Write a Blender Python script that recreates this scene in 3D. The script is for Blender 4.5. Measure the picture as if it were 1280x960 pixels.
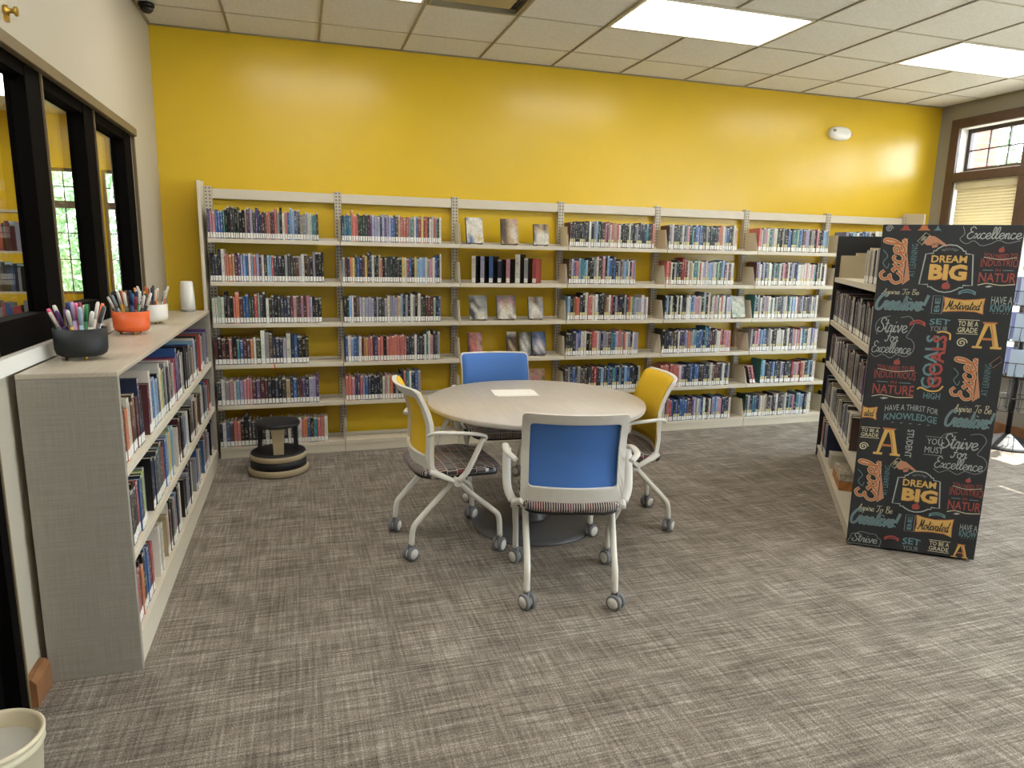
import bpy, math, random
from mathutils import Vector, Matrix, Euler
for o in list(bpy.data.objects): bpy.data.objects.remove(o)
scene = bpy.context.scene
COL = scene.collection
PI = math.pi
rnd = random.Random(11)

# ---------------------------------------------------------------- camera
F_PX, YAW, PITCH, ROLL, CAM_H = 854.27, 0.3010, 0.1866, 0.0199, 1.5516
cy, sy, cp, sp = math.cos(YAW), math.sin(YAW), math.cos(PITCH), math.sin(PITCH)
_r = Vector((cy, -sy, 0)); _f = Vector((sy*cp, cy*cp, -sp)); _u = _r.cross(_f)
cam_r = _r*math.cos(ROLL) + _u*math.sin(ROLL); cam_u = -_r*math.sin(ROLL) + _u*math.cos(ROLL)
CAM = Vector((0, 0, CAM_H))
cd = bpy.data.cameras.new('camera'); cam = bpy.data.objects.new('camera', cd); COL.objects.link(cam)
cd.sensor_width = 36; cd.lens = F_PX*36/1280; cd.clip_start = .05; cd.clip_end = 200
m4 = Matrix((cam_r, cam_u, -_f)).transposed().to_4x4(); m4.translation = CAM
cam.matrix_world = m4
scene.camera = cam

# ---------------------------------------------------------------- world, sun, exposure
scene.view_settings.view_transform = 'Standard'
scene.view_settings.look = 'None'
scene.view_settings.gamma = 1
scene.view_settings.use_curve_mapping = False
scene.view_settings.exposure = 0.55
SKY_STRENGTH, SUN_STRENGTH, LAMP_STRENGTH = 14.0, 16.0, 7.2
w = bpy.data.worlds.new('sky'); scene.world = w; w.use_nodes = True
bgn = w.node_tree.nodes['Background']
bgn.inputs[0].default_value = (.80, .90, 1.0, 1); bgn.inputs[1].default_value = SKY_STRENGTH
sl = bpy.data.lights.new('sun', 'SUN'); sl.energy = SUN_STRENGTH; sl.angle = math.radians(.6); sl.color = (1, .95, .86)
so = bpy.data.objects.new('sun', sl); COL.objects.link(so); so.location = (12, 2, 12)
so.rotation_euler = Vector((-.50, -.12, -.86)).to_track_quat('-Z', 'Y').to_euler()

# ---------------------------------------------------------------- materials
def lin(h):
    h = h.lstrip('#'); v = [int(h[i:i+2], 16)/255 for i in (0, 2, 4)]
    return tuple(c/12.92 if c <= .04045 else ((c+.055)/1.055)**2.4 for c in v)
MATS = {}
class NT:
    def __init__(s, m): s.t = m.node_tree; s.n = s.t.nodes
    def add(s, kind, **kw):
        n = s.n.new(kind)
        for k, v in kw.items(): setattr(n, k, v)
        return n
    def link(s, a, b): s.t.links.new(a, b)
    def math(s, op, a, b=None, clamp=False):
        n = s.add('ShaderNodeMath', operation=op, use_clamp=clamp)
        for i, x in enumerate((a, b)):
            if x is None: continue
            if hasattr(x, 'is_linked'): s.link(x, n.inputs[i])
            else: n.inputs[i].default_value = x
        return n.outputs[0]
    def mix(s, fac, a, b, blend='MIX'):
        n = s.add('ShaderNodeMix', data_type='RGBA', blend_type=blend)
        for i, x in ((0, fac), (6, a), (7, b)):
            if hasattr(x, 'is_linked'): s.link(x, n.inputs[i])
            else: n.inputs[i].default_value = x if i == 0 else (*x[:3], 1)
        return n.outputs[2]
    def ramp(s, fac, stops):
        n = s.add('ShaderNodeValToRGB'); e = n.color_ramp.elements
        while len(e) < len(stops): e.new(.5)
        for el, (p, c) in zip(e, stops): el.position = p; el.color = (*c[:3], 1)
        s.link(fac, n.inputs[0]); return n.outputs[0]
    def coords(s, which='Object', scale=(1, 1, 1), rot=(0, 0, 0)):
        t = s.add('ShaderNodeTexCoord'); m = s.add('ShaderNodeMapping')
        m.inputs['Scale'].default_value = scale; m.inputs['Rotation'].default_value = rot
        s.link(t.outputs[which], m.inputs[0]); return m.outputs[0]
    def noise(s, vec, scale, detail=3, rough=.5):
        n = s.add('ShaderNodeTexNoise'); n.inputs['Scale'].default_value = scale
        n.inputs['Detail'].default_value = detail; n.inputs['Roughness'].default_value = rough
        s.link(vec, n.inputs['Vector']); return n.outputs[0]
    def bump(s, h, strength, dist=.002):
        b = s.add('ShaderNodeBump'); b.inputs['Strength'].default_value = strength; b.inputs['Distance'].default_value = dist
        s.link(h, b.inputs['Height']); s.link(b.outputs[0], s.n['Principled BSDF'].inputs['Normal'])
def mat(name, col, rough=.5, metal=0, spec=.5, var=0, vscale=8, bump=0, bscale=120, build=None, trans=0):
    if name in MATS: return MATS[name]
    m = bpy.data.materials.new(name); m.use_nodes = True; MATS[name] = m
    c = lin(col) if isinstance(col, str) else col
    b = m.node_tree.nodes['Principled BSDF']
    b.inputs['Base Color'].default_value = (*c, 1); b.inputs['Roughness'].default_value = rough
    b.inputs['Metallic'].default_value = metal; b.inputs['Specular IOR Level'].default_value = spec
    t = NT(m)
    if var:
        v = t.noise(t.coords(), vscale, 4)
        lo = tuple(x*(1-var) for x in c); hi = tuple(min(1, x*(1+var)) for x in c)
        t.link(t.ramp(v, [(.3, lo), (.7, hi)]), b.inputs['Base Color'])
    if bump: t.bump(t.noise(t.coords(), bscale, 2), bump)
    if build: build(t, b)
    return m

def carpet(t, b):
    a = t.noise(t.coords(scale=(2.4, 62, 1)), 1.4, 6, .7)
    c = t.noise(t.coords(scale=(62, 2.4, 1)), 1.4, 6, .7)
    m1 = t.noise(t.coords(scale=(1, 1.3, 1)), 4.5, 5, .65)
    f = t.noise(t.coords(), 190, 2, .75)
    s = t.math('ADD', t.math('MULTIPLY', a, .46), t.math('MULTIPLY', c, .34))
    s = t.math('ADD', s, t.math('MULTIPLY', m1, .20))
    s = t.math('ADD', s, t.math('MULTIPLY', t.math('SUBTRACT', f, .5), .42))
    col = t.ramp(s, [(.34, lin('#453e37')), (.45, lin('#6f665d')), (.54, lin('#90877d')), (.65, lin('#c4bcb0'))])
    t.link(col, b.inputs['Base Color']); t.bump(f, .6, .004)
CARPET = mat('carpet', '#857a6e', .95, spec=.15, build=carpet)
YELLOW = mat('yellow_paint', '#dcb82a', .27, spec=.5, var=.03, vscale=1.5, bump=.06, bscale=260)
GREIGE = mat('greige_paint', '#b7ae9c', .5, bump=.05, bscale=220)
GREYWALL = mat('grey_paint', '#98958c', .5, bump=.05, bscale=220)
WHITEPAINT = mat('white_paint', '#dcdad2', .6)
def tile_b(t, b):
    n = t.noise(t.coords(), 260, 2); s = t.noise(t.coords(), 60, 3)
    t.link(t.ramp(s, [(.35, lin('#d8d5cd')), (.6, lin('#e2e0da'))]), b.inputs['Base Color']); t.bump(n, .35, .003)
TILE = mat('ceiling_tile', '#c8c2b5', .9, spec=.1, build=tile_b)
TBAR = mat('ceiling_grid', '#8d8673', .45, var=.03)
TBAR2 = mat('ceiling_cross_grid', '#b7b1a2', .5, var=.03)
def diff_b(t, b):
    b.inputs['Emission Color'].default_value = (1, .965, .90, 1); b.inputs['Emission Strength'].default_value = LAMP_STRENGTH
LAMP = mat('light_diffuser', '#fff6e0', .5, build=diff_b)
STEEL = mat('cream_steel', '#d2c9b6', .42, var=.02, vscale=5)
def slots(t, b):
    br = t.add('ShaderNodeTexBrick', offset=0); t.link(t.coords(rot=(PI/2, 0, 0)), br.inputs['Vector'])
    br.inputs['Scale'].default_value = 1; br.inputs['Brick Width'].default_value = .024; br.inputs['Row Height'].default_value = .025
    br.inputs['Mortar Size'].default_value = .0062; br.inputs['Mortar Smooth'].default_value = 0
    br.inputs['Color1'].default_value = br.inputs['Color2'].default_value = (*lin('#6d6558'), 1)
    br.inputs['Mortar'].default_value = (*lin('#c2b9a7'), 1)
    t.link(br.outputs['Color'], b.inputs['Base Color'])
SLOTTED = mat('slotted_steel', '#bfb6a4', .45, build=slots)
def linen(t, b):
    a = t.noise(t.coords(scale=(220, 220, 6)), 1, 3, .6); c = t.noise(t.coords(scale=(6, 6, 220)), 1, 3, .6)
    s = t.math('MULTIPLY', t.math('ADD', a, c), .5)
    t.link(t.ramp(s, [(.30, lin('#878176')), (.5, lin('#958f84')), (.70, lin('#a39d92'))]), b.inputs['Base Color'])
LINEN = mat('linen_laminate', '#a39d91', .5, build=linen)
def topgrain(t, b):
    a = t.noise(t.coords(scale=(90, 5, 90)), 1, 3, .6)
    t.link(t.ramp(a, [(.35, lin('#b3a896')), (.65, lin('#beb3a1'))]), b.inputs['Base Color'])
BTOP = mat('laminate_top', '#b8ab97', .35, build=topgrain)
def tabgrain(t, b):
    a = t.noise(t.coords(scale=(60, 4, 60)), 1, 3, .6)
    t.link(t.ramp(a, [(.3, lin('#bab2a8')), (.7, lin('#c3bbb1'))]), b.inputs['Base Color'])
TTOP = mat('table_laminate', '#c0b6a8', .42, build=tabgrain)
BASEGREY = mat('grey_metal_base', '#5c5d60', .4, metal=.3)
DARKWOOD = mat('dark_bronze_frame', '#080605', .8, spec=.06, var=.1)
OLIVE = mat('bronze_casing', '#6f5f45', .5, var=.08)
WOOD = mat('brown_wood', '#8a5e3a', .45, var=.2, vscale=14)
CASING = mat('window_wood', '#56423a', .5, var=.15, vscale=12)
SASH = mat('dark_sash', '#3d2f28', .5)
BLACK = mat('black_plastic', '#17171a', .55)
CHARCOAL = mat('charcoal_pot', '#14171a', .6)
CHALK = mat('chalkboard_print', '#23262a', .62, var=.10, vscale=10)
BLACKPANEL = mat('black_laminate', '#1a1a1d', .5)
PLASTIC = mat('pale_grey_plastic', '#d5d2cb', .42)
TUBE = mat('pale_painted_tube', '#d3cfc5', .35)
def weave(hexc):
    def g(t, b):
        n = t.add('ShaderNodeTexChecker'); n.inputs['Scale'].default_value = 420
        t.link(t.coords(), n.inputs['Vector']); c = lin(hexc)
        t.link(t.mix(n.outputs['Fac'], tuple(x*.86 for x in c), tuple(min(1, x*1.1) for x in c)), b.inputs['Base Color'])
    return g
MESHBLUE = mat('blue_mesh_fabric', '#4272bb', .7, build=weave('#4272bb'))
MESHYEL = mat('yellow_mesh_fabric', '#e3b81f', .7, build=weave('#e3b81f'))
def seatb(t, b):
    br = t.add('ShaderNodeTexBrick', offset=.37); t.link(t.coords(), br.inputs['Vector'])
    br.inputs['Scale'].default_value = 1; br.inputs['Brick Width'].default_value = .011; br.inputs['Row Height'].default_value = .052
    br.inputs['Mortar Size'].default_value = .0012; br.inputs['Mortar Smooth'].default_value = .1
    wn = t.add('ShaderNodeTexWhiteNoise', noise_dimensions='3D')
    sx = t.add('ShaderNodeVectorMath', operation='SNAP'); sx.inputs[1].default_value = (.011, .052, .05)
    t.link(t.coords(), sx.inputs[0]); t.link(sx.outputs[0], wn.inputs['Vector'])
    c = t.ramp(wn.outputs['Value'], [(0, lin('#2a2422')), (.55, lin('#463a36')), (.72, lin('#7b3230')), (.86, lin('#3c4a6b')), (1, lin('#8d8478'))])
    t.link(t.mix(br.outputs['Fac'], c, lin('#cfc8bd')), b.inputs['Base Color'])
SEATFAB = mat('striped_seat_fabric', '#3a322f', .85, build=seatb)
TYRE = mat('grey_rubber', '#6f7073', .6)
PAPER = mat('white_paper', '#ece9e2', .7)
PAGES = mat('book_pages', '#ddd3bd', .8)
ORANGE = mat('orange_pot', '#e0622b', .45)
WHITEPOT = mat('white_pot', '#dedbd2', .4)
GOLD = mat('brass', '#c9a349', .3, metal=.8)
BEIGEPL = mat('beige_plastic', '#a29274', .5)
BIN = mat('cream_bin', '#d8cdb0', .45)
BINBAG = mat('bin_liner', '#c9c6bf', .4, bump=.5, bscale=25)
def blind_b(t, b):
    tr = t.add('ShaderNodeBsdfTranslucent'); tr.inputs[0].default_value = (*lin('#d6cdb4'), 1); mx = t.add('ShaderNodeMixShader'); mx.inputs[0].default_value = .35
    out = t.n['Material Output']; t.link(b.outputs[0], mx.inputs[1]); t.link(tr.outputs[0], mx.inputs[2]); t.link(mx.outputs[0], out.inputs[0])
BLIND = mat('cream_blind', '#d6cdb4', .75, build=blind_b)
WHITEPL = mat('white_plastic', '#e4e2dc', .35)
BRICK = mat('red_brick', '#87493b', .85, var=.25, vscale=9)
MORTAR = mat('mortar', '#c9beb0', .9)
LEAF = mat('leaves', '#6f8f62', .6, var=.35, vscale=3)
BARK = mat('bark', '#4a3b2c', .9)
BOUNCE_GROUND = mat('pale_bounce_ground', '#b5b0a4', .95, var=.1)  # outdoor ground made pale on purpose, to bounce sunlight up onto the ceiling
BLUEPAPER = mat('pale_blue_leaflet', '#bcd0ea', .6)
def glass_b(name, tint=(1, 1, 1)):
    m = bpy.data.materials.new(name); m.use_nodes = True; t = NT(m); t.n.clear()
    o = t.add('ShaderNodeOutputMaterial'); mx = t.add('ShaderNodeMixShader'); ge = t.add('ShaderNodeNewGeometry'); dt = t.add('ShaderNodeVectorMath', operation='DOT_PRODUCT'); t.link(ge.outputs['Normal'], dt.inputs[0]); t.link(ge.outputs['Incoming'], dt.inputs[1])
    k = t.math('POWER', t.math('SUBTRACT', 1.0, t.math('ABSOLUTE', dt.outputs['Value'])), 5.0); fr = t.math('ADD', t.math('MULTIPLY', k, .96), .04)
    tr = t.add('ShaderNodeBsdfTransparent'); tr.inputs[0].default_value = (*tint, 1)
    gl = t.add('ShaderNodeBsdfGlossy'); gl.inputs['Roughness'].default_value = .0
    t.link(fr, mx.inputs[0]); t.link(tr.outputs[0], mx.inputs[1]); t.link(gl.outputs[0], mx.inputs[2]); t.link(mx.outputs[0], o.inputs[0])
    MATS[name] = m; return m
GLASS = glass_b('window_glass', (.96, .98, .97))
def book_b(t, b):
    at = t.add('ShaderNodeAttribute', attribute_name='cover'); tt = t.add('ShaderNodeAttribute', attribute_name='print')
    uv = t.add('ShaderNodeUVMap', uv_map='spine'); sx = t.add('ShaderNodeSeparateXYZ'); t.link(uv.outputs[0], sx.inputs[0])
    u, v = sx.outputs[0], sx.outputs[1]; fu = t.math('FRACT', u)
    cell = t.math('FLOOR', u)
    inu = t.math('MULTIPLY', t.math('GREATER_THAN', fu, .22), t.math('LESS_THAN', fu, .78))
    inv = t.math('MULTIPLY', t.math('GREATER_THAN', v, .30), t.math('LESS_THAN', v, .90))
    cb = t.add('ShaderNodeCombineXYZ'); t.link(t.math('MULTIPLY', fu, 2.2), cb.inputs[0]); t.link(t.math('MULTIPLY', v, 26), cb.inputs[1]); t.link(t.math('MULTIPLY', cell, 3.7), cb.inputs[2])
    n = t.noise(cb.outputs[0], 1.0, 2, .6)
    cc = t.add('ShaderNodeCombineXYZ'); t.link(t.math('MULTIPLY', v, 3.2), cc.inputs[1]); t.link(t.math('MULTIPLY', cell, 5.1), cc.inputs[2])
    big = t.noise(cc.outputs[0], 1.0, 1)
    word = t.math('MULTIPLY', t.math('GREATER_THAN', n, .54), t.math('GREATER_THAN', big, .46))
    mask = t.math('MULTIPLY', t.math('MULTIPLY', inu, inv), word)
    head = t.math('MULTIPLY', t.math('GREATER_THAN', v, .935), t.math('GREATER_THAN', t.math('FRACT', t.math('MULTIPLY', cell, .37)), .45))  # pale band at the spine top: glare of clear jackets painted into the colour
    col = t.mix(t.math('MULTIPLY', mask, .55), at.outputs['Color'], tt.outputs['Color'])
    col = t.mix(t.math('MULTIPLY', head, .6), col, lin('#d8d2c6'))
    t.link(col, b.inputs['Base Color'])
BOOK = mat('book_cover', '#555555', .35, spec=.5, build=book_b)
def attr_b(t, b):
    at = t.add('ShaderNodeAttribute', attribute_name='cover'); n = t.noise(t.coords(scale=(140, 140, 320)), 1, 1)
    t.link(t.mix(t.math('MULTIPLY', t.math('GREATER_THAN', n, .60), .55), at.outputs['Color'], lin('#2a2a2a')), b.inputs['Base Color'])
LABELM = mat('spine_label', '#e8e5dc', .5, build=attr_b)
def art_b(t, b):
    at = t.add('ShaderNodeAttribute', attribute_name='cover'); n = t.noise(t.coords(), 45, 4, .6)
    t.link(t.mix(.28, at.outputs['Color'], t.ramp(n, [(.35, (.05, .05, .05)), (.65, (.95, .9, .85))]), 'OVERLAY'), b.inputs['Base Color'])
ART = mat('printed_cover', '#888888', .3, build=art_b)

# ---------------------------------------------------------------- mesh helpers
class MB:
    def __init__(s): s.v = []; s.f = []; s.mi = []; s.sm = []; s.c = []; s.p = []; s.uv = {}; s.mats = []; s.cur = 0; s.cc = None; s.pc = None; s.has = False
    def m(s, material):
        if material not in s.mats: s.mats.append(material)
        s.cur = s.mats.index(material); return s
    def colour(s, c, p=None): s.cc = c; s.pc = p or c; s.has = True; return s
    def add(s, vs, fs, smooth=False, uvs=None):
        k = len(s.v); s.v.extend([tuple(x) for x in vs])
        if s.has: s.c.extend([s.cc]*len(vs)); s.p.extend([s.pc]*len(vs))
        for i, f in enumerate(fs):
            if uvs and i in uvs: s.uv[len(s.f)] = uvs[i]
            s.f.append(tuple(k+j for j in f)); s.mi.append(s.cur); s.sm.append(smooth)
        return s
    def box(s, x0, x1, y0, y1, z0, z1, M=None, spine=None):
        vs = [Vector((x, y, z)) for z in (z0, z1) for y in (y0, y1) for x in (x0, x1)]
        if M: vs = [M @ q for q in vs]
        uvs = {1: [(spine+.001, 0), (spine+.999, 0), (spine+.999, 1), (spine+.001, 1)]} if spine is not None else None
        return s.add(vs, [(0, 2, 3, 1), (0, 1, 5, 4), (1, 3, 7, 5), (3, 2, 6, 7), (2, 0, 4, 6), (4, 5, 7, 6)], uvs=uvs)
    def prism(s, poly, axis, a, b, M=None, smooth=False):   # poly in the other two axes (order of xyz), extruded from a to b along axis
        def P(q, h):
            l = list(q); l.insert('xyz'.index(axis), h); return Vector(l)
        n = len(poly); vs = [P(q, a) for q in poly]+[P(q, b) for q in poly]
        if M: vs = [M @ q for q in vs]
        s.add(vs, [tuple(range(n))[::-1], tuple(range(n, 2*n))])
        k = len(s.v)-2*n
        for i in range(n):
            s.f.append((k+i, k+(i+1) % n, k+n+(i+1) % n, k+n+i)); s.mi.append(s.cur); s.sm.append(smooth)
        return s
    def tube(s, pts, r, n=10, flat=1.0, cap=True):
        pts = [Vector(q) for q in pts]; rs = r if isinstance(r, (list, tuple)) else [r]*len(pts)
        k = len(pts); vs = []; up = Vector((0, 0, 1))
        t0 = (pts[1]-pts[0]).normalized()
        a = t0.orthogonal().normalized() if abs(t0.z) > .95 else t0.cross(up).normalized()
        for i in range(k):
            t = (pts[min(i+1, k-1)]-pts[max(i-1, 0)]).normalized()
            a = (a-t*a.dot(t)).normalized(); b = t.cross(a)
            for j in range(n):
                th = 2*PI*j/n; vs.append(pts[i]+a*math.cos(th)*rs[i]+b*math.sin(th)*rs[i]*flat)
        fs = [(i*n+j, i*n+(j+1) % n, (i+1)*n+(j+1) % n, (i+1)*n+j) for i in range(k-1) for j in range(n)]
        s.add(vs, fs, True)
        if cap:
            q = len(s.v)-k*n
            s.f.append(tuple(q+j for j in range(n))[::-1]); s.f.append(tuple(q+(k-1)*n+j for j in range(n)))
            s.mi += [s.cur]*2; s.sm += [False]*2
        return s
    def lathe(s, prof, n=32, M=None, smooth=True):
        vs = []
        for r, z in prof:
            for j in range(n):
                q = Vector((r*math.cos(2*PI*j/n), r*math.sin(2*PI*j/n), z)); vs.append(M @ q if M else q)
        k = len(prof)
        fs = [(i*n+j, i*n+(j+1) % n, (i+1)*n+(j+1) % n, (i+1)*n+j) for i in range(k-1) for j in range(n)]
        q0 = len(s.v); s.add(vs, fs, smooth)
        for i, rev in ((0, True), (k-1, False)):
            if prof[i][0] > 1e-4:
                ring = tuple(q0+i*n+j for j in range(n)); s.f.append(ring[::-1] if rev else ring); s.mi.append(s.cur); s.sm.append(False)
        return s
    def build(s, name, material=None, parent=None, loc=None, rot=None, bevel=0, kind=None):
        me = bpy.data.meshes.new(name); me.from_pydata(s.v, [], s.f)
        for mm in (s.mats or [material]): me.materials.append(mm)
        if s.mats: me.polygons.foreach_set('material_index', s.mi)
        me.polygons.foreach_set('use_smooth', s.sm)
        if s.has:
            for nm, arr in (('cover', s.c), ('print', s.p)):
                a = me.attributes.new(nm, 'FLOAT_COLOR', 'POINT'); flat = []
                for c in arr: flat += [c[0], c[1], c[2], 1]
                a.data.foreach_set('color', flat)
            uvl = me.uv_layers.new(name='spine'); flat = []
            for i, f in enumerate(s.f):
                for q in s.uv.get(i, [(0, -1)]*len(f)): flat += [q[0], q[1]]
            uvl.data.foreach_set('uv', flat)
        me.update()
        o = bpy.data.objects.new(name, me); COL.objects.link(o)
        if parent: o.parent = parent
        if loc: o.location = loc
        if rot: o.rotation_euler = rot
        if bevel:
            b = o.modifiers.new('edge', 'BEVEL'); b.width = bevel; b.segments = 2; b.limit_method = 'ANGLE'
        if kind: o['kind'] = kind
        return o
def tag(o, label, cat, group=None):
    o['label'] = label; o['category'] = cat
    if group: o['group'] = group
    return o
def thing(name, label, cat, loc=(0, 0, 0), rz=0, group=None):
    o = bpy.data.objects.new(name, None); COL.objects.link(o); o.empty_display_size = .1
    o.location = loc; o.rotation_euler = (0, 0, rz); tag(o, label, cat, group); return o
def struct(name, mb, material=None, **k):
    o = mb.build(name, material, **k); o['kind'] = 'structure'; return o
def share(o, parent=None, loc=None, rot=None, name=None):
    c = o.copy(); COL.objects.link(c); c.parent = parent
    if loc is not None: c.location = loc
    if rot is not None: c.rotation_euler = rot
    return c
def copy_tree(o, parent=None):
    c = o.copy(); COL.objects.link(c); c.parent = parent
    for ch in list(o.children): copy_tree(ch, c)
    return c
def bez(pts, n=6):
    pts = [Vector(q) for q in pts]; out = []
    P = [pts[0]*2-pts[1]]+pts+[pts[-1]*2-pts[-2]]
    for i in range(1, len(P)-2):
        for k in range(n):
            t = k/n; a, b, c, d = P[i-1], P[i], P[i+1], P[i+2]
            out.append(.5*((2*b)+(c-a)*t+(2*a-5*b+4*c-d)*t*t+(3*b-a-3*c+d)*t**3))
    return out+[pts[-1]]

# ---------------------------------------------------------------- room
XL, XR, YB, YF, ZC = -.94, 6.17, 5.62, -3.6, 3.068
struct('floor', MB().box(XL-4.6, XR+.3, YF-.3, 9.4, -.12, 0), CARPET)
struct('wall_back', MB().box(XL-.12, XR+.3, YB, YB+.2, 0, ZC+.1), YELLOW)
struct('wall_front', MB().box(XL-.12, XR+.3, YF-.2, YF, 0, ZC+.1), GREIGE)
# left wall: door opening Y 1.45..2.44, window opening Y 2.50..4.86, z 1.19..2.21
WZ0, WZ1, WY0, WY1 = 1.19, 2.215, 2.52, 4.80
mb = MB(); L0, L1 = XL-.12, XL
mb.box(L0, L1, YF, 1.45, 0, ZC); mb.box(L0, L1, 1.45, 2.44, 2.10, ZC); mb.box(L0, L1, 2.44, WY0, 0, ZC)
mb.box(L0, L1, WY0, YB, 0, WZ0); mb.box(L0, L1, WY0, YB, WZ1, ZC); mb.box(L0, L1, WY1, YB, WZ0, WZ1)
struct('wall_left', mb, GREIGE)
# dark interior window in the left wall
win = bpy.data.objects.new('window_1', None); COL.objects.link(win); win['kind'] = 'structure'
D0 = XL-.045
for a, b in ((WY0, 2.58), (3.10, 3.27), (3.83, 4.00), (4.62, WY1)):
    MB().box(D0-.03, XL-.003, a, b, WZ0, WZ1).build('window_post', DARKWOOD, win, bevel=.004)
for a, b in ((2.58, 3.10), (3.27, 3.83), (4.00, 4.62)):
    MB().box(D0-.03, XL-.006, a, b, WZ1-.05, WZ1).build('window_head', DARKWOOD, win)
    MB().box(D0-.03, XL-.006, a, b, WZ0, 1.30).build('window_rail', DARKWOOD, win)
    MB().box(D0-.012, D0-.006, a, b, 1.30, WZ1-.05).build('window_pane', GLASS, win)
    MB().box(D0-.006, XL, b-.012, b, 1.30, WZ1-.05).build('glazing_bead', DARKWOOD, win)
    MB().box(XL-.003, XL+.004, a-.012, a, WZ0, WZ1-.005).build('casing_bead', OLIVE, win)
MB().box(XL, XL+.03, WY0-.02, WY1+.02, WZ1-.005, WZ1+.04).build('window_casing', OLIVE, win, bevel=.003)
MB().box(XL, XL+.016, WY1, WY1+.022, WZ0, WZ1).build('window_casing', OLIVE, win)
MB().box(XL, XL+.025, WY0-.02, WY1+.02, WZ0-.055, WZ0).build('window_apron', WHITEPAINT, win)
# dark door, nearer on the same wall
door = struct('door_1', MB().box(XL-.075, XL-.035, 1.49, 2.40, .01, 2.06), DARKWOOD)
MB().box(XL-.12, XL+.012, 1.42, 1.49, 0, 2.12).build('door_jamb', DARKWOOD, door)
MB().box(XL-.12, XL+.012, 2.40, 2.452, 0, 2.12).build('door_jamb', DARKWOOD, door)
MB().box(XL-.12, XL+.012, 1.49, 2.40, 2.06, 2.12).build('door_head', DARKWOOD, door)
MB().box(XL+.001, XL+.016, 2.452, 2.462, 0, 2.12).build('door_casing', OLIVE, door)
MB().tube([(XL+.02, 1.55, 1.0), (XL+.02, 1.66, 1.0)], .01).build('door_handle', GOLD, door)
struct('baseboard_left', MB().prism([(XL, 0), (XL+.035, 0), (XL+.035, .085), (XL+.02, .105), (XL, .105)], 'y', 2.465, 2.604), WOOD)
struct('baseboard_back', MB().box(XL, -.70, YB-.018, YB, 0, .1), WOOD)
# right wall with window units
UN = []
for base in (5.385, 2.6, -.2):
    for k in range(3): UN.append((base-.665-k*.765, base-k*.765, base > 5))
TZ0, TZ1, SZ0, SZ1 = 2.42, 2.84, .58, 2.335
mb = MB(); R0, R1 = XR, XR+.2
prev = YF
for a, b, _ in sorted(UN):
    mb.box(R0, R1, prev, a, 0, ZC); mb.box(R0, R1, a, b, 0, SZ0); mb.box(R0, R1, a, b, SZ1, TZ0); mb.box(R0, R1, a, b, TZ1, ZC); prev = b
mb.box(R0, R1, prev, YB, 0, ZC)
struct('wall_right', mb, GREYWALL)
nwin = 2
for base in (5.385, 2.6, -.2):
    lo = base-.665-2*.765
    wr = bpy.data.objects.new('window_%d' % nwin, None); COL.objects.link(wr); wr['kind'] = 'structure'; nwin += 1
    cw = .085
    MB().box(XR-.028, XR, base-.005, base+cw, SZ0-.05, TZ1+cw).build('window_casing', CASING, wr, bevel=.004)
    MB().box(XR-.028, XR, lo-cw, lo+.005, SZ0-.05, TZ1+cw).build('window_casing', CASING, wr, bevel=.004)
    MB().box(XR-.030, XR, lo+.005, base-.005, TZ1-.005, TZ1+cw).build('window_casing', CASING, wr, bevel=.004)
    MB().box(XR-.03, XR, lo+.005, base-.005, SZ1, TZ0).build('window_rail', CASING, wr, bevel=.004)
    MB().box(XR-.06, XR+.03, lo-cw, base+cw, SZ0-.04, SZ0).build('window_sill', CASING, wr, bevel=.004)
    for k in range(3):
        b = base-k*.765; a = b-.665
        if k < 2: MB().box(XR-.028, XR, a-.105, a+.005, SZ0, SZ1).build('window_mullion', CASING, wr, bevel=.004)
        if k < 2: MB().box(XR-.027, XR, a-.105, a+.005, TZ0, TZ1-.005).build('window_mullion', CASING, wr, bevel=.004)
        for z0, z1, rows in ((TZ0, TZ1, 2), (SZ0, SZ1, 1)):
            J = MB(); t = .02
            J.box(XR, XR+.1, a, a+t*.4, z0, z1); J.box(XR, XR+.1, b-t*.4, b, z0, z1); J.box(XR, XR+.1, a, b, z1-t*.4, z1); J.box(XR, XR+.1, a, b, z0, z0+t*.4)
            J.build('window_jamb', WHITEPAINT, wr)
            S = MB(); s0, s1 = XR+.09, XR+.13; e = .045
            S.box(s0, s1, a, a+e, z0, z1); S.box(s0, s1, b-e, b, z0, z1); S.box(s0, s1, a+e, b-e, z0, z0+e); S.box(s0, s1, a+e, b-e, z1-e, z1)
            sash = S.build('window_sash', SASH, wr)
            if rows == 2:
                for q in (1, 2): MB().box(s0+.01, s1-.01, a+e+q*(b-a-2*e)/3-.006, a+e+q*(b-a-2*e)/3+.006, z0+e, z1-e).build('muntin', SASH, sash)
                MB().box(s0+.012, s1-.012, a+e, b-e, (z0+z1)/2-.006, (z0+z1)/2+.006).build('muntin', SASH, sash)
            MB().box(s0+.018, s0+.022, a+e*.9, b-e*.9, z0+e*.9, z1-e*.9).build('window_pane', GLASS, wr)
struct('baseboard_right', MB().box(XR-.02, XR, YF, YB, 0, .11), WOOD)
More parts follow.
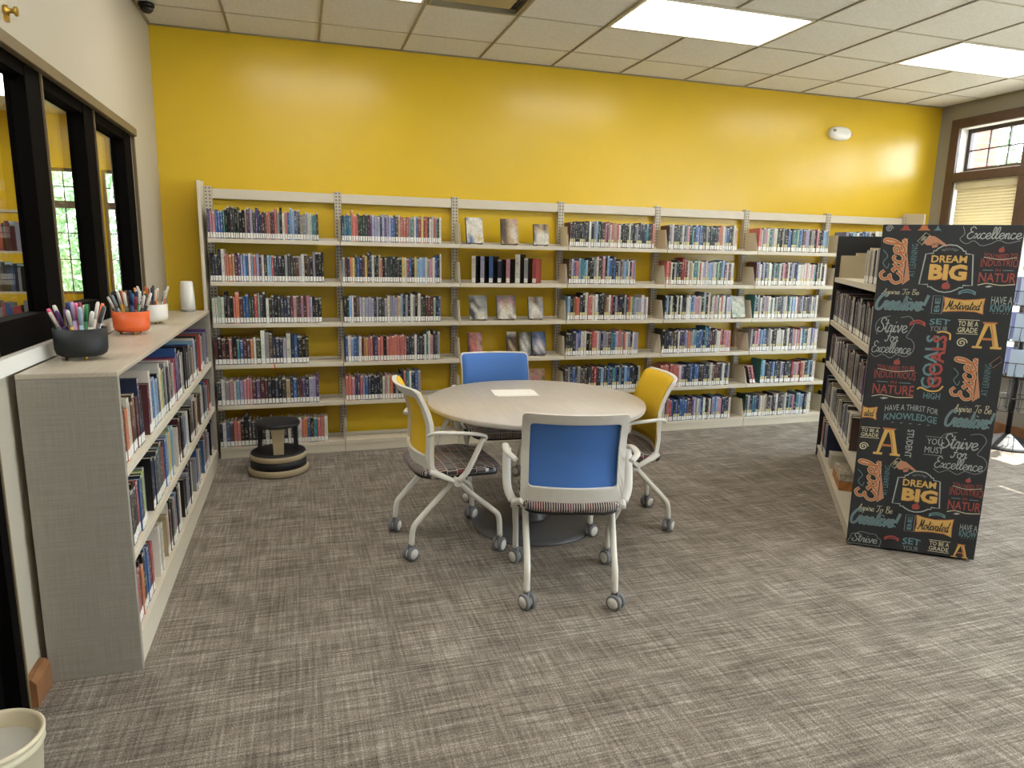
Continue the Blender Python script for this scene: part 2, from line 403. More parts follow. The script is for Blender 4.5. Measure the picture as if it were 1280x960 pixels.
# roller shades of the far window
for k in range(3):
    b = 5.385-k*.765; a = b-.665
    t = thing('window_blind', ('cream pleated window blind nearest the yellow wall', 'cream pleated blind in the middle window section', 'cream pleated blind in the window section away from the yellow wall')[k].replace('nearest', 'beside'), 'blind', (XR+.03, (a+b)/2, 0), 0, 'pleated blinds of the grey wall')
    hw = .305
    MB().box(-.028, .028, -hw, hw, SZ1-.075, SZ1-.012).build('headrail', BLIND, t, bevel=.004)
    zz = SZ1-.075; i = 0; H = (SZ1-.075-1.53)/26
    for i in range(26):
        z1 = zz-i*H; z0 = z1-H
        MB().prism([(-.012, z1-H/2), (0, z1), (.012, z1-H/2), (0, z0)], 'y', -hw, hw).build('pleat', BLIND, t)
    MB().box(-.014, .014, -hw, hw, 1.505, 1.53).build('bottom_rail', BLIND, t)
    ch = MB()
    for i in range(40): ch.box(-.02, -.013, -hw-.018, -hw-.011, SZ1-.08-i*.025, SZ1-.065-i*.025)
    ch.build('bead_chain', BLACK, t)

# ---------------------------------------------------------------- ceiling: slab, tiles, grid bars, lights
ceil = struct('ceiling', MB().box(XL-.12, XR+.2, YF-.2, YB+.2, ZC+.08, ZC+.2), WHITEPAINT)
G, GX0, GY0 = .6096, -.415, 4.572
LIGHTS = [(kx, my) for my in (0, 4, 8) for kx in (0, 4, 8)]
skip = set()
for kx, my in LIGHTS: skip |= {(kx, my), (kx+1, my)}
skip |= {(2, 0)}
tile_mesh = None
for i in range(-1, 11):
    for j in range(-2, 14):
        if (i, j) in skip: continue
        x0, x1 = max(GX0+i*G, XL)+.006, min(GX0+(i+1)*G, XR)-.006
        y1, y0 = min(GY0-j*G, YB)-.006, max(GY0-(j+1)*G, YF)+.006
        if x1-x0 < .05 or y1-y0 < .05: continue
        full = abs(x1-x0-G+.012) < .001 and abs(y1-y0-G+.012) < .001
        c = ((x0+x1)/2, (y0+y1)/2, ZC)
        if full and tile_mesh: share(tile_mesh, ceil, c)
        else:
            hx, hy = (x1-x0)/2, (y1-y0)/2
            o = MB().box(-hx, hx, -hy, hy, .004, .02).build('ceiling_tile', TILE, ceil, c)
            if full: tile_mesh = o
for i in range(0, 11):
    x = GX0+i*G
    cuts = sorted([(GY0-(my+1)*G, GY0-my*G) for kx, my in LIGHTS if i == kx+1]); y = YF
    for c0, c1 in cuts+[(YB, YB)]:
        if c0-y > .05: MB().box(x-.008, x+.008, y, c0, ZC-.002, ZC+.012).build('grid_bar', TBAR, ceil)
        y = c1
for j in range(-1, 14):
    y = GY0-j*G
    MB().box(XL, XR, y-.006, y+.006, ZC+.0, ZC+.010).build('grid_bar', TBAR2, ceil)
MB().box(XL, XR, YB-.02, YB, ZC-.003, ZC+.012).build('wall_angle', TBAR, ceil)
MB().box(XL, XL+.02, YF, YB, ZC-.003, ZC+.012).build('wall_angle', TBAR, ceil)
MB().box(XR-.02, XR, YF, YB, ZC-.003, ZC+.012).build('wall_angle', TBAR, ceil)
LN = {0: 'lit rectangular ceiling light panel beside the air vent', 4: 'lit ceiling light panel between the air vent and the alarm', 8: 'lit ceiling light panel next to the grey window wall'}
RW = {0: '', 4: ', second row', 8: ', third row'}
proto = None
for kx, my in LIGHTS:
    x0, y0 = GX0+kx*G, GY0-(my+1)*G
    lab = LN[kx]+RW[my]
    if proto is None:
        t = thing('ceiling_light', lab, 'ceiling light', (x0+G, y0+G/2, ZC), 0, 'recessed ceiling light panels')
        a, b = G-.014, G/2-.014
        fr = MB(); e = .018
        fr.box(-a, a, -b, -b+e, -.002, .05); fr.box(-a, a, b-e, b, -.002, .05); fr.box(-a, -a+e, -b+e, b-e, -.002, .05); fr.box(a-e, a, -b+e, b-e, -.002, .05)
        fr.build('frame', WHITEPL, t)
        MB().box(-a+e, a-e, -b+e, b-e, .004, .03).build('diffuser', LAMP, t)
        proto = t
    else:
        t = copy_tree(proto); t.location = (x0+G, y0+G/2, ZC); tag(t, lab, 'ceiling light', 'recessed ceiling light panels')
v = thing('ceiling_vent', 'square tan plaque air vent recessed in the ceiling', 'vent', (GX0+2.5*G, GY0-.5*G, ZC))
h = G/2-.012
mb = MB(); e = .075
for q in ((-h, h, h-.02, h), (-h, h, -h, -h+.02), (-h, -h+.02, -h+.02, h-.02), (h-.02, h, -h+.02, h-.02)): mb.box(*q, -.003, .03)
mb.build('frame', TBAR, v)
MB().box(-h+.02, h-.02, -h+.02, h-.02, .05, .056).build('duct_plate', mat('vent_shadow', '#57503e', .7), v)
MB().box(-h+e, h-e, -h+e, h-e, .006, .018).build('plaque', mat('vent_plaque', '#a99b78', .5), v)
for sx in (-1, 1): MB().box(sx*.1-.01, sx*.1+.01, -.01, .01, .018, .05).build('hanger', TBAR, v)
t = thing('security_camera', 'small black dome camera at the ceiling corner by the yellow wall', 'camera', (-.865, 5.17, ZC-.002))
MB().lathe([(.045, 0), (.048, -.012), (.044, -.02)][::-1], 20).build('mount', BLACK, t)
MB().lathe([(.001, -.058), (.022, -.052), (.036, -.038), (.041, -.02)], 20).build('dome', BLACK, t)
t = thing('wall_bracket', 'little brass fitting on the greige wall above the dark window', 'fitting', (XL, 2.955, 2.345))
MX = Matrix.Rotation(PI/2, 4, 'Y')
MB().lathe([(.018, 0), (.018, .012), (.008, .014), (.008, .03), (.016, .032), (.016, .04)], 16, M=MX).build('knob', GOLD, t)
MB().box(0, .012, -.012, .012, -.035, -.018).build('plate', GOLD, t)
t = thing('fire_alarm', 'white oval alarm unit high on the yellow wall', 'alarm', (4.94, YB, 2.742))
def oval(rx, rz, y0, y1, n=28):
    m_ = MB(); rings = [(1, y0), (1, y0-(y0-y1)*.55), (.9, y0-(y0-y1)*.85), (.6, y1)]
    vs = []
    for s, y in rings: vs += [(rx*s*math.copysign(abs(math.cos(2*PI*j/n))**.7, math.cos(2*PI*j/n)), y, rz*s*math.sin(2*PI*j/n)) for j in range(n)]
    fs = [(i*n+j, i*n+(j+1) % n, (i+1)*n+(j+1) % n, (i+1)*n+j) for i in range(3) for j in range(n)]+[tuple(range(3*n, 4*n))]
    return m_.add(vs, fs, True)
oval(.125, .062, 0, -.05).build('housing', WHITEPL, t)
MB().box(-.10, -.07, -.052, -.046, .01, .03).build('strobe_lens', mat('grey_lens', '#77787c', .2), t)
MB().box(.125, .15, -.02, 0, -.012, .012).build('side_tab', mat('pink_tab', '#c98a7a', .5), t)

# ---------------------------------------------------------------- books
PAL = dict(k='#1b1b1f', c='#3a3b40', n='#26304c', b='#2f5f9e', B='#7aa7cf', t='#2f7d84', G='#8fb59a', g='#22402f', w='#cfcabd', y='#cdb24a', o='#d2753f', r='#b23a3a',
           d='#5c2730', p='#c58593', u='#5a3f78', l='#9a98b8', s='#8d8f93', m='#5b4436', T='#b69a72', q='#c9695f', L='#9fc23a')
CN = dict(k='black', c='charcoal', n='navy', b='blue', B='light blue', t='teal', G='pale green', g='dark green', w='cream white', y='mustard yellow', o='orange', r='red',
          d='maroon', p='pink', u='purple', l='lavender', s='grey', m='brown', T='tan', q='coral', L='lime green')
def mute(c, a=.80, d=.92):
    g = .3*c[0]+.6*c[1]+.1*c[2]; return tuple(d*(g+(x-g)*a) for x in c)
PALL = {k: mute(lin(v)) for k, v in PAL.items()}
def jit(c, a=.16):
    f = 1+rnd.uniform(-a, a); return tuple(max(0, min(1, x*f*(1+rnd.uniform(-.06, .06)))) for x in c)
BOOKS = []    # dict(M, w, h, d, col, prn, label, group, yl)
def parse(s):
    out = []
    for ch in s:
        if ch in '+-|': 
            if ch == '|': out.append(['|', 0])
            else: out[-1][1] += 1 if ch == '+' else -1
        elif ch != ' ': out.append([ch, 0])
    return out
def ordinal(n): return str(n)+('th' if 10 <= n % 100 <= 20 else {1: 'st', 2: 'nd', 3: 'rd'}.get(n % 10, 'th'))
def put_row(origin, ax, into, length, items, h0, d0, fmt, group, thick=None, yl=False, front=.006, hvar=.012):
    """books side by side from origin along ax; spines face away from 'into'"""
    n = sum(1 for i in items if i[0] != '|')
    ws = [rnd.uniform(.75, 1.3) for _ in range(n)]
    tot = sum(ws); x = 0; k = 0
    for ch, hv in items:
        if ch == '|': continue
        wd = ws[k]/tot*length if thick is None else ws[k]*thick
        hh = h0+hv*.024+rnd.uniform(-hvar, hvar); dd = d0+rnd.uniform(-.012, .012)
        lean = rnd.uniform(-.006, .006)
        R = Matrix((ax, into, Vector((0, 0, 1)))).transposed().to_4x4()
        M = Matrix.Translation(origin+ax*(x+wd/2)+into*(front+rnd.uniform(0, .008))) @ R
        base = PALL[ch]; col = jit(base)
        lum = .3*col[0]+.6*col[1]+.1*col[2]
        prn = rnd.choice([(.75, .72, .66), (.7, .62, .35), (.6, .65, .72)]) if lum < .22 else rnd.choice([(.05, .05, .06), (.06, .08, .2), (.3, .05, .05)])
        BOOKS.append(dict(M=M, w=wd-.0026, h=hh, d=dd, col=col, prn=prn, label=fmt.format(c=CN[ch], n=ordinal(k+1)), group=group, yl=yl))
        x += wd; k += 1
    return x
SB = {  # wall shelving rows: bay -> row -> (start, end, colours)
 0: [(.004, .763, 'uppbbbtk+k+c+g+k+g+kksd+l+cu+nndcqqkd+q+sk+wqbB+B+b+c+ssswwttc'), (.006, .793, 'kncn+w++qooTdulBbwBqlnwcBBrnnkkscccdswkmks+k+k+k+'),
     (.004, .767, 'wwGwk+ckqo+dbb+gcr+s+ck+wkckcnnndpcdpdplkkk'), (.004, .663, 'dkdkqktbddowgw++s++m++nnnlw+n+b+kkk'),
     (.004, .730, 'nwspwBlpqpduddnknkcTnbmdunllu+'), (.004, .786, 'kwbmqqkk+ckcdkwkckkcwcswqobktqqw')],
 1: [(.013, .769, 'ntbtq+qqg+ggcdulllnlullbbmTqqqstwbryrqnwwqsgw'), (.011, .769, 'sdnoygbndyk+n+wkgT+qkccgkkckywrbkyBBBwspwb+n+w+'),
     (.015, .763, 'knBwdmlwlllnsccswsllTB+n+s+k+w+s+k+w+cgdddGnb'), (.019, .757, 'bwBbbwdoyqqcuqqkqqoqqqqqkncwnccwt+w+pc+n+s+'),
     (.012, .600, 'qqpcuqlbnknkcwpwokskn+q+t+w+n+b+l+'), None],
 2: [None, None, None, None, None, None],
 3: [(.012, .786, 'dknknknkcnwksBgkgdpdpwqTpqwkckkwckcsncnntkmq'), (.012, .629, 'mluqBttBkkk+sw+k+d+p+k+B+b+n+b+ksmsBtwnps'),
     (.012, .763, 'Bkdronk+w+qqww+n+n+k+mTwrklknksnrytlslwlw'), (.010, .689, 'kknnlbwwkmrqwlnlsdtblqsqwlkwll'),
     (.010, .723, 'csnbcscmckcdrknBnnbntbkBnBbnckkw'), (.010, .75, 'nkbswkctnlqkbwnskBdkcnwtk')],
 4: [(.012, .699, 'mlwnkgkwnspktkblbnkscgknmqowlbkkw+T'), (.012, .694, 'qrwksckdr+r+mwTwttGrwlwlBBlwtGgbB+dwdws'),
     (.012, .697, 'kBkwkkwkwnkwwBblppwks+k+w+mwwpGwqwbwll'), (.010, .708, 'kknnmckwunulosltbbbkt+b+n+mdcwwrdqpp'),
     (.010, .728, 'qqqqdqqqqwunkkbnbbkmnkcwmddknwnns'), (.010, .766, 'cswkqrbnbnbbbmdullwlbwkcwklBBppnnkw')],
 5: [(.012, .774, 'qwspwtswwckksckbbnttGbBdullksskpknBBs'), (.012, .786, 'dlwnlnswwktktwkprdwkllkbwwwwpwwpwtkwkwkw'),
     (.019, .723, 'tklwkspwtwkskcswktwBBwpdklkmkdwklw'), (.010, .76, 'skprpbBbncswkkcwwwwkcwnklqwprwbtkwwulww'),
     (.011, .771, 'drknt+B+kcmbBnklknccrspdrTknBnw'), (.012, .754, 'glktbnswwTmkskcwckswkBnpntBBnnww')],
 6: [(.051, .70, 'lnBwnbblkwwcnkbsl'), (.05, .6, 'kwnbskwcl'), (.05, .6, 'wnkbskldw'), (.05, .55, 'nkwbsclk'), (.05, .5, 'kdnwbs'), (.05, .5, 'nwkbst')]}
X0, BAY, YU = -.617, .9164, 5.586
SZ = [1.627, 1.322, 1.018, .713, .405, .087]
YFR = 5.365
ROWN = ['top', '2nd', '3rd', '4th', '5th', 'bottom']
BAYN = ['1st', '2nd', '3rd', '4th', '5th', '6th', '7th']
EX, EY = Vector((1, 0, 0)), Vector((0, 1, 0))
for b, rows in SB.items():
    for r_, row in enumerate(rows):
        if not row: continue
        a, e, s = row; items = parse(s)
        h0 = .194 if b in (0, 1) else .202
        if (b, r_) == (5, 4):
            # two books leaning on each other at the start of the row
            for q, ch in enumerate('dr'):
                ang = .28
                R = Matrix.Translation(Vector((X0+BAY*b+.045+q*.032, YFR+.01, SZ[r_]+.0005))) @ Matrix.Rotation(-ang, 4, 'Y')
                M = R @ Matrix.Translation(Vector((.014, 0, .0)))
                BOOKS.append(dict(M=M, w=.026, h=.175, d=.14, col=jit(PALL[ch]), prn=(.7, .65, .6), label=f'{CN[ch]} book leaning over on the 5th shelf, 6th wall bay from the corner', group='books on the wall shelving', yl=True))
            a, items = .15, items[4:]
        put_row(Vector((X0+BAY*b+a, YFR, SZ[r_]+.0005)), EX, EY, e-a, items, h0, .150,
                '{c} book, {n} from the corner side, '+f'{ROWN[r_]} shelf of {BAYN[b]} wall bay', 'books on the wall shelving', yl=b >= 3)
# low bookcase by the greige wall
BX0, BX1, BYA, BYB, BH = -.915, -.612, 2.608, 5.2, 1.13
LB = [.772, .448, .128]
LROWS = ['kkowTdmdn+k|dw+sbBlBkw+yGkskwmsprub+uukws|kcndwbskTmBwlkg|rwkbc', 'kwckcrbnL+s|kbnctmrdbBwyGB|wkdgknBblw|kcsndwTbk|mwlkgnbs', 'drrkokb++bd+r|www|TwdkcsrbkwT|kklubnkww|sbkmwdc']
BENDS = []; WN = ['first', 'second', 'third', 'fourth', 'fifth', 'sixth', 'seventh', 'eighth', 'ninth']
for r_, s in enumerate(LROWS):
    y = BYA+.045
    segs = s.split('|'); RR = random.Random(70+r_)
    for q in range(2): segs.append(''.join(RR.choice('kkcnnbBwwsdmlTugrp') for _ in range(RR.randint(9, 13))))
    cnt = 0
    for gi, seg in enumerate(segs):
        items = parse(seg); room = int((BYB-.05-y)/.042)
        if room < 1: break
        items = items[:room]
        lab = '{c} book, {n} of the '+f'{WN[gi]} run from the linen panel, {["upper","middle","lower"][r_]} low-bookcase shelf'
        L = put_row(Vector((BX1-.012, y, LB[r_]+.0005)), EY, Vector((-1, 0, 0)), 0, items, .222, .165, lab, 'books in the low bookcase', thick=.036 if r_ < 2 else .033, hvar=.026, front=.004)
        y += L+.004
        if gi < len(segs)-1 and y < BYB-.13: BENDS.append((y, LB[r_])); y += .012 + (.083 if r_ < 2 else .10)
# printed-end shelving
PL = Vector((2.861, 2.867, 0)); DV = Vector((.5862, .8102, 0)).normalized(); NV = Vector((DV.y, -DV.x, 0))
RL, RWD, RH = 1.92, .612, 1.742
RZ = [1.43, 1.10, .775, .43, .085]
RROWS = {1: 'mdkcmukdwcmkdmskcdukmckdmwkucdmkskmcdukmcdkmcs', 2: 'kmdcmwkdsmckumdkcsmkdmckwmdskcmkdum', 3: 'nkukTwsckmkTsknuckwm'}
for r_, s in RROWS.items():
    ln = 1.72 if r_ < 3 else 1.45
    put_row(PL+DV*(1.88)+NV*.014+Vector((0, 0, RZ[r_]+.0005)), -DV, NV, ln, parse(s), .215, .16,
            '{c} book, {n} from the black inner panel, '+f'{ROWN[r_]} shelf of chalkboard-print shelving', 'books in the chalkboard-print shelving', hvar=.022)
put_row(PL+DV*(.62)+NV*.014+Vector((0, 0, RZ[0]+.0005)), -DV, NV, .5, parse('wswTswwkswsw'), .19, .15, '{c} book, {n} in the row on the top shelf of chalkboard-print shelving', 'books in the chalkboard-print shelving')
put_row(PL+DV*(1.86)+NV*.014+Vector((0, 0, RZ[4]+.0005)), -DV, NV, .34, parse('qnnnnn'), .25, .2, '{c} book, {n} from the black panel, bottom shelf of chalkboard-print shelving', 'books in the chalkboard-print shelving')

def book_area(bk):
    c = bk['M'] @ Vector((0, 0, bk['h']/2)); d = c-CAM; dist = d.length
    nrm = (bk['M'].to_3x3() @ Vector((0, -1, 0))); cosv = max(0.0, -nrm.dot(d)/dist)
    return bk['w']*bk['h']*cosv/dist**2
order = sorted(range(len(BOOKS)), key=lambda i: -book_area(BOOKS[i]))
solo = set(order[:285])
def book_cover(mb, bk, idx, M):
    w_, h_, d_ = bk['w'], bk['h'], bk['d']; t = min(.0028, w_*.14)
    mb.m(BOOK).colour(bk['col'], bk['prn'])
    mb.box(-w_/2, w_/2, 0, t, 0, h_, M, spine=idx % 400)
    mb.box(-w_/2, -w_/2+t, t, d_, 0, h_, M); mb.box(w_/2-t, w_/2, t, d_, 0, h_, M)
def book_pages(mb, bk, M):
    w_, h_, d_ = bk['w'], bk['h'], bk['d']; t = min(.0028, w_*.14)
    mb.m(PAGES).colour((.75, .7, .6)).box(-w_/2+t, w_/2-t, t, d_-.005, .003, h_-.004, M)
def book_label(mb, bk, M):
    w_ = bk['w']; mb.m(LABELM).colour((.86, .85, .80)).box(-w_/2+.0006, w_/2-.0006, -.0008, 0, .006, .042, M)
def book_yl(mb, bk, M):
    w_ = bk['w']; mb.m(LABELM).colour(lin('#d3c893')).box(-w_/2+.0006, w_/2-.0006, -.0008, 0, .044, .066, M)
rest = MB()
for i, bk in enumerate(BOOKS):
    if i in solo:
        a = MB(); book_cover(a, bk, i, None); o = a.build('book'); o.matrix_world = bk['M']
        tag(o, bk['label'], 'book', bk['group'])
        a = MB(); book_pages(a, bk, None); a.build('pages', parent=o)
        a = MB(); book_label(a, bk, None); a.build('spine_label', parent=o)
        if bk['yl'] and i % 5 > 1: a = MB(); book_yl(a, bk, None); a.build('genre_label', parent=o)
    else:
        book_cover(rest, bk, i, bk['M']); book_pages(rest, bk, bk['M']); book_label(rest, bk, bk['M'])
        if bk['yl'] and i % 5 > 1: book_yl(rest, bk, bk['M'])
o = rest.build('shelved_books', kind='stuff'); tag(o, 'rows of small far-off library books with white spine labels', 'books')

# face-out display books; art given as rows of colour codes, top row first
def display(x0, x1, row, h, art, label, ang=0, lean=.22, d=.022, stand=True, y=5.425, spine='k'):
    w_ = x1-x0
    t = thing('display_book', label, 'book', ((x0+x1)/2, y, SZ[row]+.0005), ang, 'books displayed face out')
    tilt = Matrix.Rotation(-lean, 4, 'X') @ Matrix.Translation((0, 0, .0))
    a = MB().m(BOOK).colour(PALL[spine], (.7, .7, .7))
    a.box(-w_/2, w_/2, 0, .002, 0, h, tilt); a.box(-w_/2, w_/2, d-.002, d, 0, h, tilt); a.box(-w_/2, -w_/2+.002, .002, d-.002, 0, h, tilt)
    lift = d*math.sin(lean)+(.0068 if stand else 0)
    oo = [a.build('cover', parent=t, loc=(0, 0, lift))]
    a = MB().m(PAGES).colour((.8, .75, .65)); a.box(-w_/2+.002, w_/2-.003, .002, d-.002, .003, h-.003, tilt); a.build('pages', parent=t, loc=(0, 0, lift))
    a = MB().m(ART); R = len(art); 
    C = len(art[0]); a.has = True
    for i in range(R):
        for j in range(C):
            a.v.append(tuple(tilt @ Vector((-w_/2+j*w_/(C-1), -.0006, h-i*h/(R-1))))); a.c.append(PALL[art[i][j]]); a.p.append(PALL[art[i][j]])
    for i in range(R-1):
        for j in range(C-1): a.f.append((i*C+j, (i+1)*C+j, (i+1)*C+j+1, i*C+j+1)); a.mi.append(0); a.sm.append(False)
    a.build('cover_art', parent=t, loc=(0, 0, lift))
    if stand:
        s = thing('book_stand', 'small wire easel holding up the '+label.split(' standing')[0].split(' face-out')[0], 'stand', ((x0+x1)/2, y, SZ[row]+.0005), ang, 'wire book easels')
        q = MB()
        for sx in (-.35, .35):
            q.tube([(sx*w_, -.02, .018), (sx*w_, -.02, .004), (sx*w_, .075, .004), (sx*w_*.6, .045+h*.55*math.sin(lean), h*.55)], .0022, 5)
        q.build('wire_frame', BLACK, s)
display(1.285, 1.425, 0, .205, ['bwwwb', 'wwwww', 'wwwww', 'wwwww', 'wbwyw', 'Bbwww'], 'white book with blue corners standing face-out', .12)
display(1.572, 1.716, 0, .205, ['mmTpT', 'kmTTT', 'kmTwT', 'mmTwT', 'TmTTT'], 'brown and cream portrait book standing face-out on the top shelf', -.04)
display(1.850, 1.978, 0, .17, ['mmTkT', 'mTTmT', 'kwwww', 'kwwww', 'wwwww'], 'small brown and ivory book standing face-out on the top shelf', -.08)
display(1.312, 1.460, 2, .195, ['ssssk', 'kkwss', 'kwkss', 'kkwws', 'wkwws'], 'black and white photo book standing face-out, 3rd shelf', -.05)
display(1.545, 1.708, 2, .195, ['mdmmm', 'mpTpm', 'mwTwm', 'mwwwm', 'dwwmw'], 'brown portrait book standing face-out between two others, 3rd shelf', -.03)
display(1.820, 1.948, 2, .185, ['TTmTT', 'sTmss', 'swwss', 'swwws', 'mwTss'], 'grey brown photo book standing face-out beside the upright, 3rd shelf', -.06)
display(1.305, 1.425, 3, .195, ['dqqpd', 'kqqpp', 'kqrTd', 'krqpp', 'kqwqp'], 'red and pink illustrated book standing face-out', 0)
display(1.64, 1.722, 3, .205, ['wwww', 'nkdk', 'kTkd', 'dmTm', 'mTmm'], 'narrow dark maroon book standing face-out with white top edge', 0, stand=False)
display(1.745, 1.850, 3, .20, ['kkskk', 'kswsk', 'kwswk', 'kswsk', 'kwssk'], 'black book with silver lettering standing face-out', 0, stand=False)
display(1.862, 1.985, 3, .195, ['nbbbn', 'nblbn', 'blwlb', 'nwlwn', 'unlnu'], 'navy blue patterned book standing face-out', 0)
display(1.835, 1.985, 4, .185, ['TqTTT', 'qTpTq', 'TpqTm', 'pTqmT', 'TTpTq'], 'tan and rose patterned book standing face-out behind the table', 0)
display(3.775, 3.925, 2, .195, ['GwwwB', 'wGwww', 'GwwGw', 'wwGww', 'GGwwG', 'wwGww'], 'pale green and white book standing face-out at the end of its row', .1, spine='w', y=5.40)
# thick graphic novels turned a little on the second shelf of the third bay
xs = 1.335
for i, (ch, hv, nm) in enumerate((('w', .215, 'white and black'), ('l', .215, 'lavender and blue'), ('b', .215, 'blue and grey'), ('n', .19, 'short navy'), ('p', .195, 'pink and brown'), ('w', .235, 'tallest white and black'), ('s', .205, 'silver and white'), ('r', .20, 'red and black'))):
    bk = dict(w=.032 if i != 5 else .04, h=hv, d=.15, col=PALL[ch], prn=(.05, .05, .06), yl=False)
    M = Matrix.Translation(Vector((xs, YFR+.035, SZ[1]+.0005))) @ Matrix.Rotation(-.62, 4, 'Z')
    a = MB(); book_cover(a, bk, 37+i, None)
    a.m(BOOK).colour(PALL['r' if i == 7 else 'k']); a.box(bk['w']/2, bk['w']/2+.001, .001, .149, .001, hv-.001)
    o = a.build('book'); o.matrix_world = M; tag(o, f'{nm} graphic novel turned askew on the 2nd shelf of 3rd wall bay', 'book', 'graphic novels on the wall shelving')
    a = MB(); book_pages(a, bk, None); a.build('pages', parent=o)
    a = MB(); book_label(a, bk, None); a.build('spine_label', parent=o)
    xs += .072 if i != 4 else .082

# ---------------------------------------------------------------- wall shelving
ws = thing('wall_shelving', 'long cream steel library shelving against the yellow wall', 'bookshelf', (X0, 5.6, 0))
def L_(x): return x-X0
yb = lambda y: y-5.6
shelf_o = brL = brR = kick = rail = upr = None
NB = 7
up = MB().box(-.025, .025, yb(5.560), yb(5.612), 0, 2.0)
for k in range(NB+1):
    if upr is None: upr = up.build('upright', SLOTTED, ws)
    else: share(upr, ws, (k*BAY, 0, 0))
for k in range(NB):
    o = None
    if rail is None:
        rail = MB().box(.026, BAY-.026, yb(5.567), yb(5.607), 1.915, 1.985).build('top_rail', STEEL, ws, bevel=.003); kick = None
        lowr = MB().box(.026, BAY-.026, yb(5.58), yb(5.607), .03, .085).build('base_rail', STEEL, ws)
        kick = MB().box(.002, BAY-.002, yb(YFR)+.004, yb(YFR)+.02, 0, .057).build('kick_plate', STEEL, ws)
        shm = MB(); shm.box(.003, BAY-.003, yb(YFR), yb(5.556), -.014, 0); shm.box(.003, BAY-.003, yb(YFR), yb(YFR)+.012, -.03, -.014); shm.box(.003, BAY-.003, yb(5.544), yb(5.556), 0, .022)
        brm = MB().prism([(yb(YFR)+.006, 0), (yb(5.558), 0), (yb(5.558), .165), (yb(YFR)+.055, .165)], 'x', -.0018, .0018)
        b0 = brm.build('shelf_bracket', STEEL, ws); s0 = shm.build('shelf', STEEL, ws, bevel=.0015)
        first = True
    else: share(rail, ws, (k*BAY, 0, 0)); share(lowr, ws, (k*BAY, 0, 0)); share(kick, ws, (k*BAY, 0, 0))
    for z in SZ:
        if first: s0.location = (0, 0, z); b0.location = (.006, 0, z); first = False
        else: share(s0, ws, (k*BAY, 0, z)); share(b0, ws, (k*BAY+.006, 0, z))
        share(b0, ws, ((k+1)*BAY-.004, 0, z))
ep = [(yb(YFR)-.006, 0), (yb(5.612), 0), (yb(5.612), 2.035), (yb(YFR)-.006, 2.02)]
MB().prism(ep, 'x', -.048, -.027).build('end_panel', STEEL, ws, bevel=.002)
MB().prism(ep, 'x', NB*BAY+.027, NB*BAY+.048).build('end_panel', STEEL, ws, bevel=.002)
tg = MB().prism([(-.006, 0), (.004, 0), (.010, -.045), (.002, -.05)], 'y', 0, .0012)
o = tg.build('ribbon_marker', ORANGE, loc=(-.205, YFR-.0025, SZ[3]-.0005)); tag(o, 'little orange ribbon tab hanging off a cream shelf edge', 'ribbon')

# ---------------------------------------------------------------- low bookcase
lb = thing('low_bookcase', 'low linen-grey bookcase along the greige wall under the dark window', 'bookcase', (BX0, BYA, 0))
W_, LN_ = BX1-BX0, BYB-BYA
MB().box(0, W_, 0, .026, 0, BH-.018).build('end_panel', LINEN, lb, bevel=.002)
MB().box(0, W_, LN_-.026, LN_, 0, BH-.018).build('end_panel', LINEN, lb, bevel=.002)
MB().box(0, W_+.001, -.001, LN_+.001, BH-.018, BH).build('top', BTOP, lb, bevel=.003)
MB().box(0, .012, .026, LN_-.026, 0, BH-.018).build('back_panel', STEEL, lb)
for h_ in LB:
    for k in range(2):
        a = .026+k*(LN_-.052)/2; b = a+(LN_-.052)/2
        if h_ < .2: MB().box(.012, W_-.003, a+.001, b-.001, h_-.02, h_).build('shelf', STEEL, lb)
        else: 
            m_ = MB(); m_.box(.012, W_-.004, a+.001, b-.001, h_-.018, h_); m_.box(W_-.015, W_-.004, a+.001, b-.001, h_-.032, h_-.018); m_.build('shelf', STEEL, lb, bevel=.0015)
for k in range(2):
    a = .026+k*(LN_-.052)/2; b = a+(LN_-.052)/2
    MB().box(W_-.022, W_-.006, a+.001, b-.001, 0, LB[2]-.02).build('kick_plate', STEEL, lb)
for i, (y, z) in enumerate(BENDS):
    m_ = MB(); m_.prism([(0, .0008), (.14, .0008), (.125, .15), (.02, .165), (0, .15)], 'y', 0, .0022); m_.box(.0, .14, .0022, .08, .0008, .002)
    o = m_.build('bookend', STEEL, loc=(BX1-.162, y+.002, z)); o.rotation_euler = (0, 0, 0)
    tag(o, f'tan metal bookend closing the {WN[sum(1 for q in BENDS[:i] if q[1] == z)]} run of books, {["upper","middle","lower"][LB.index(z)]} low-bookcase shelf', 'bookend', 'bookends of the low bookcase')

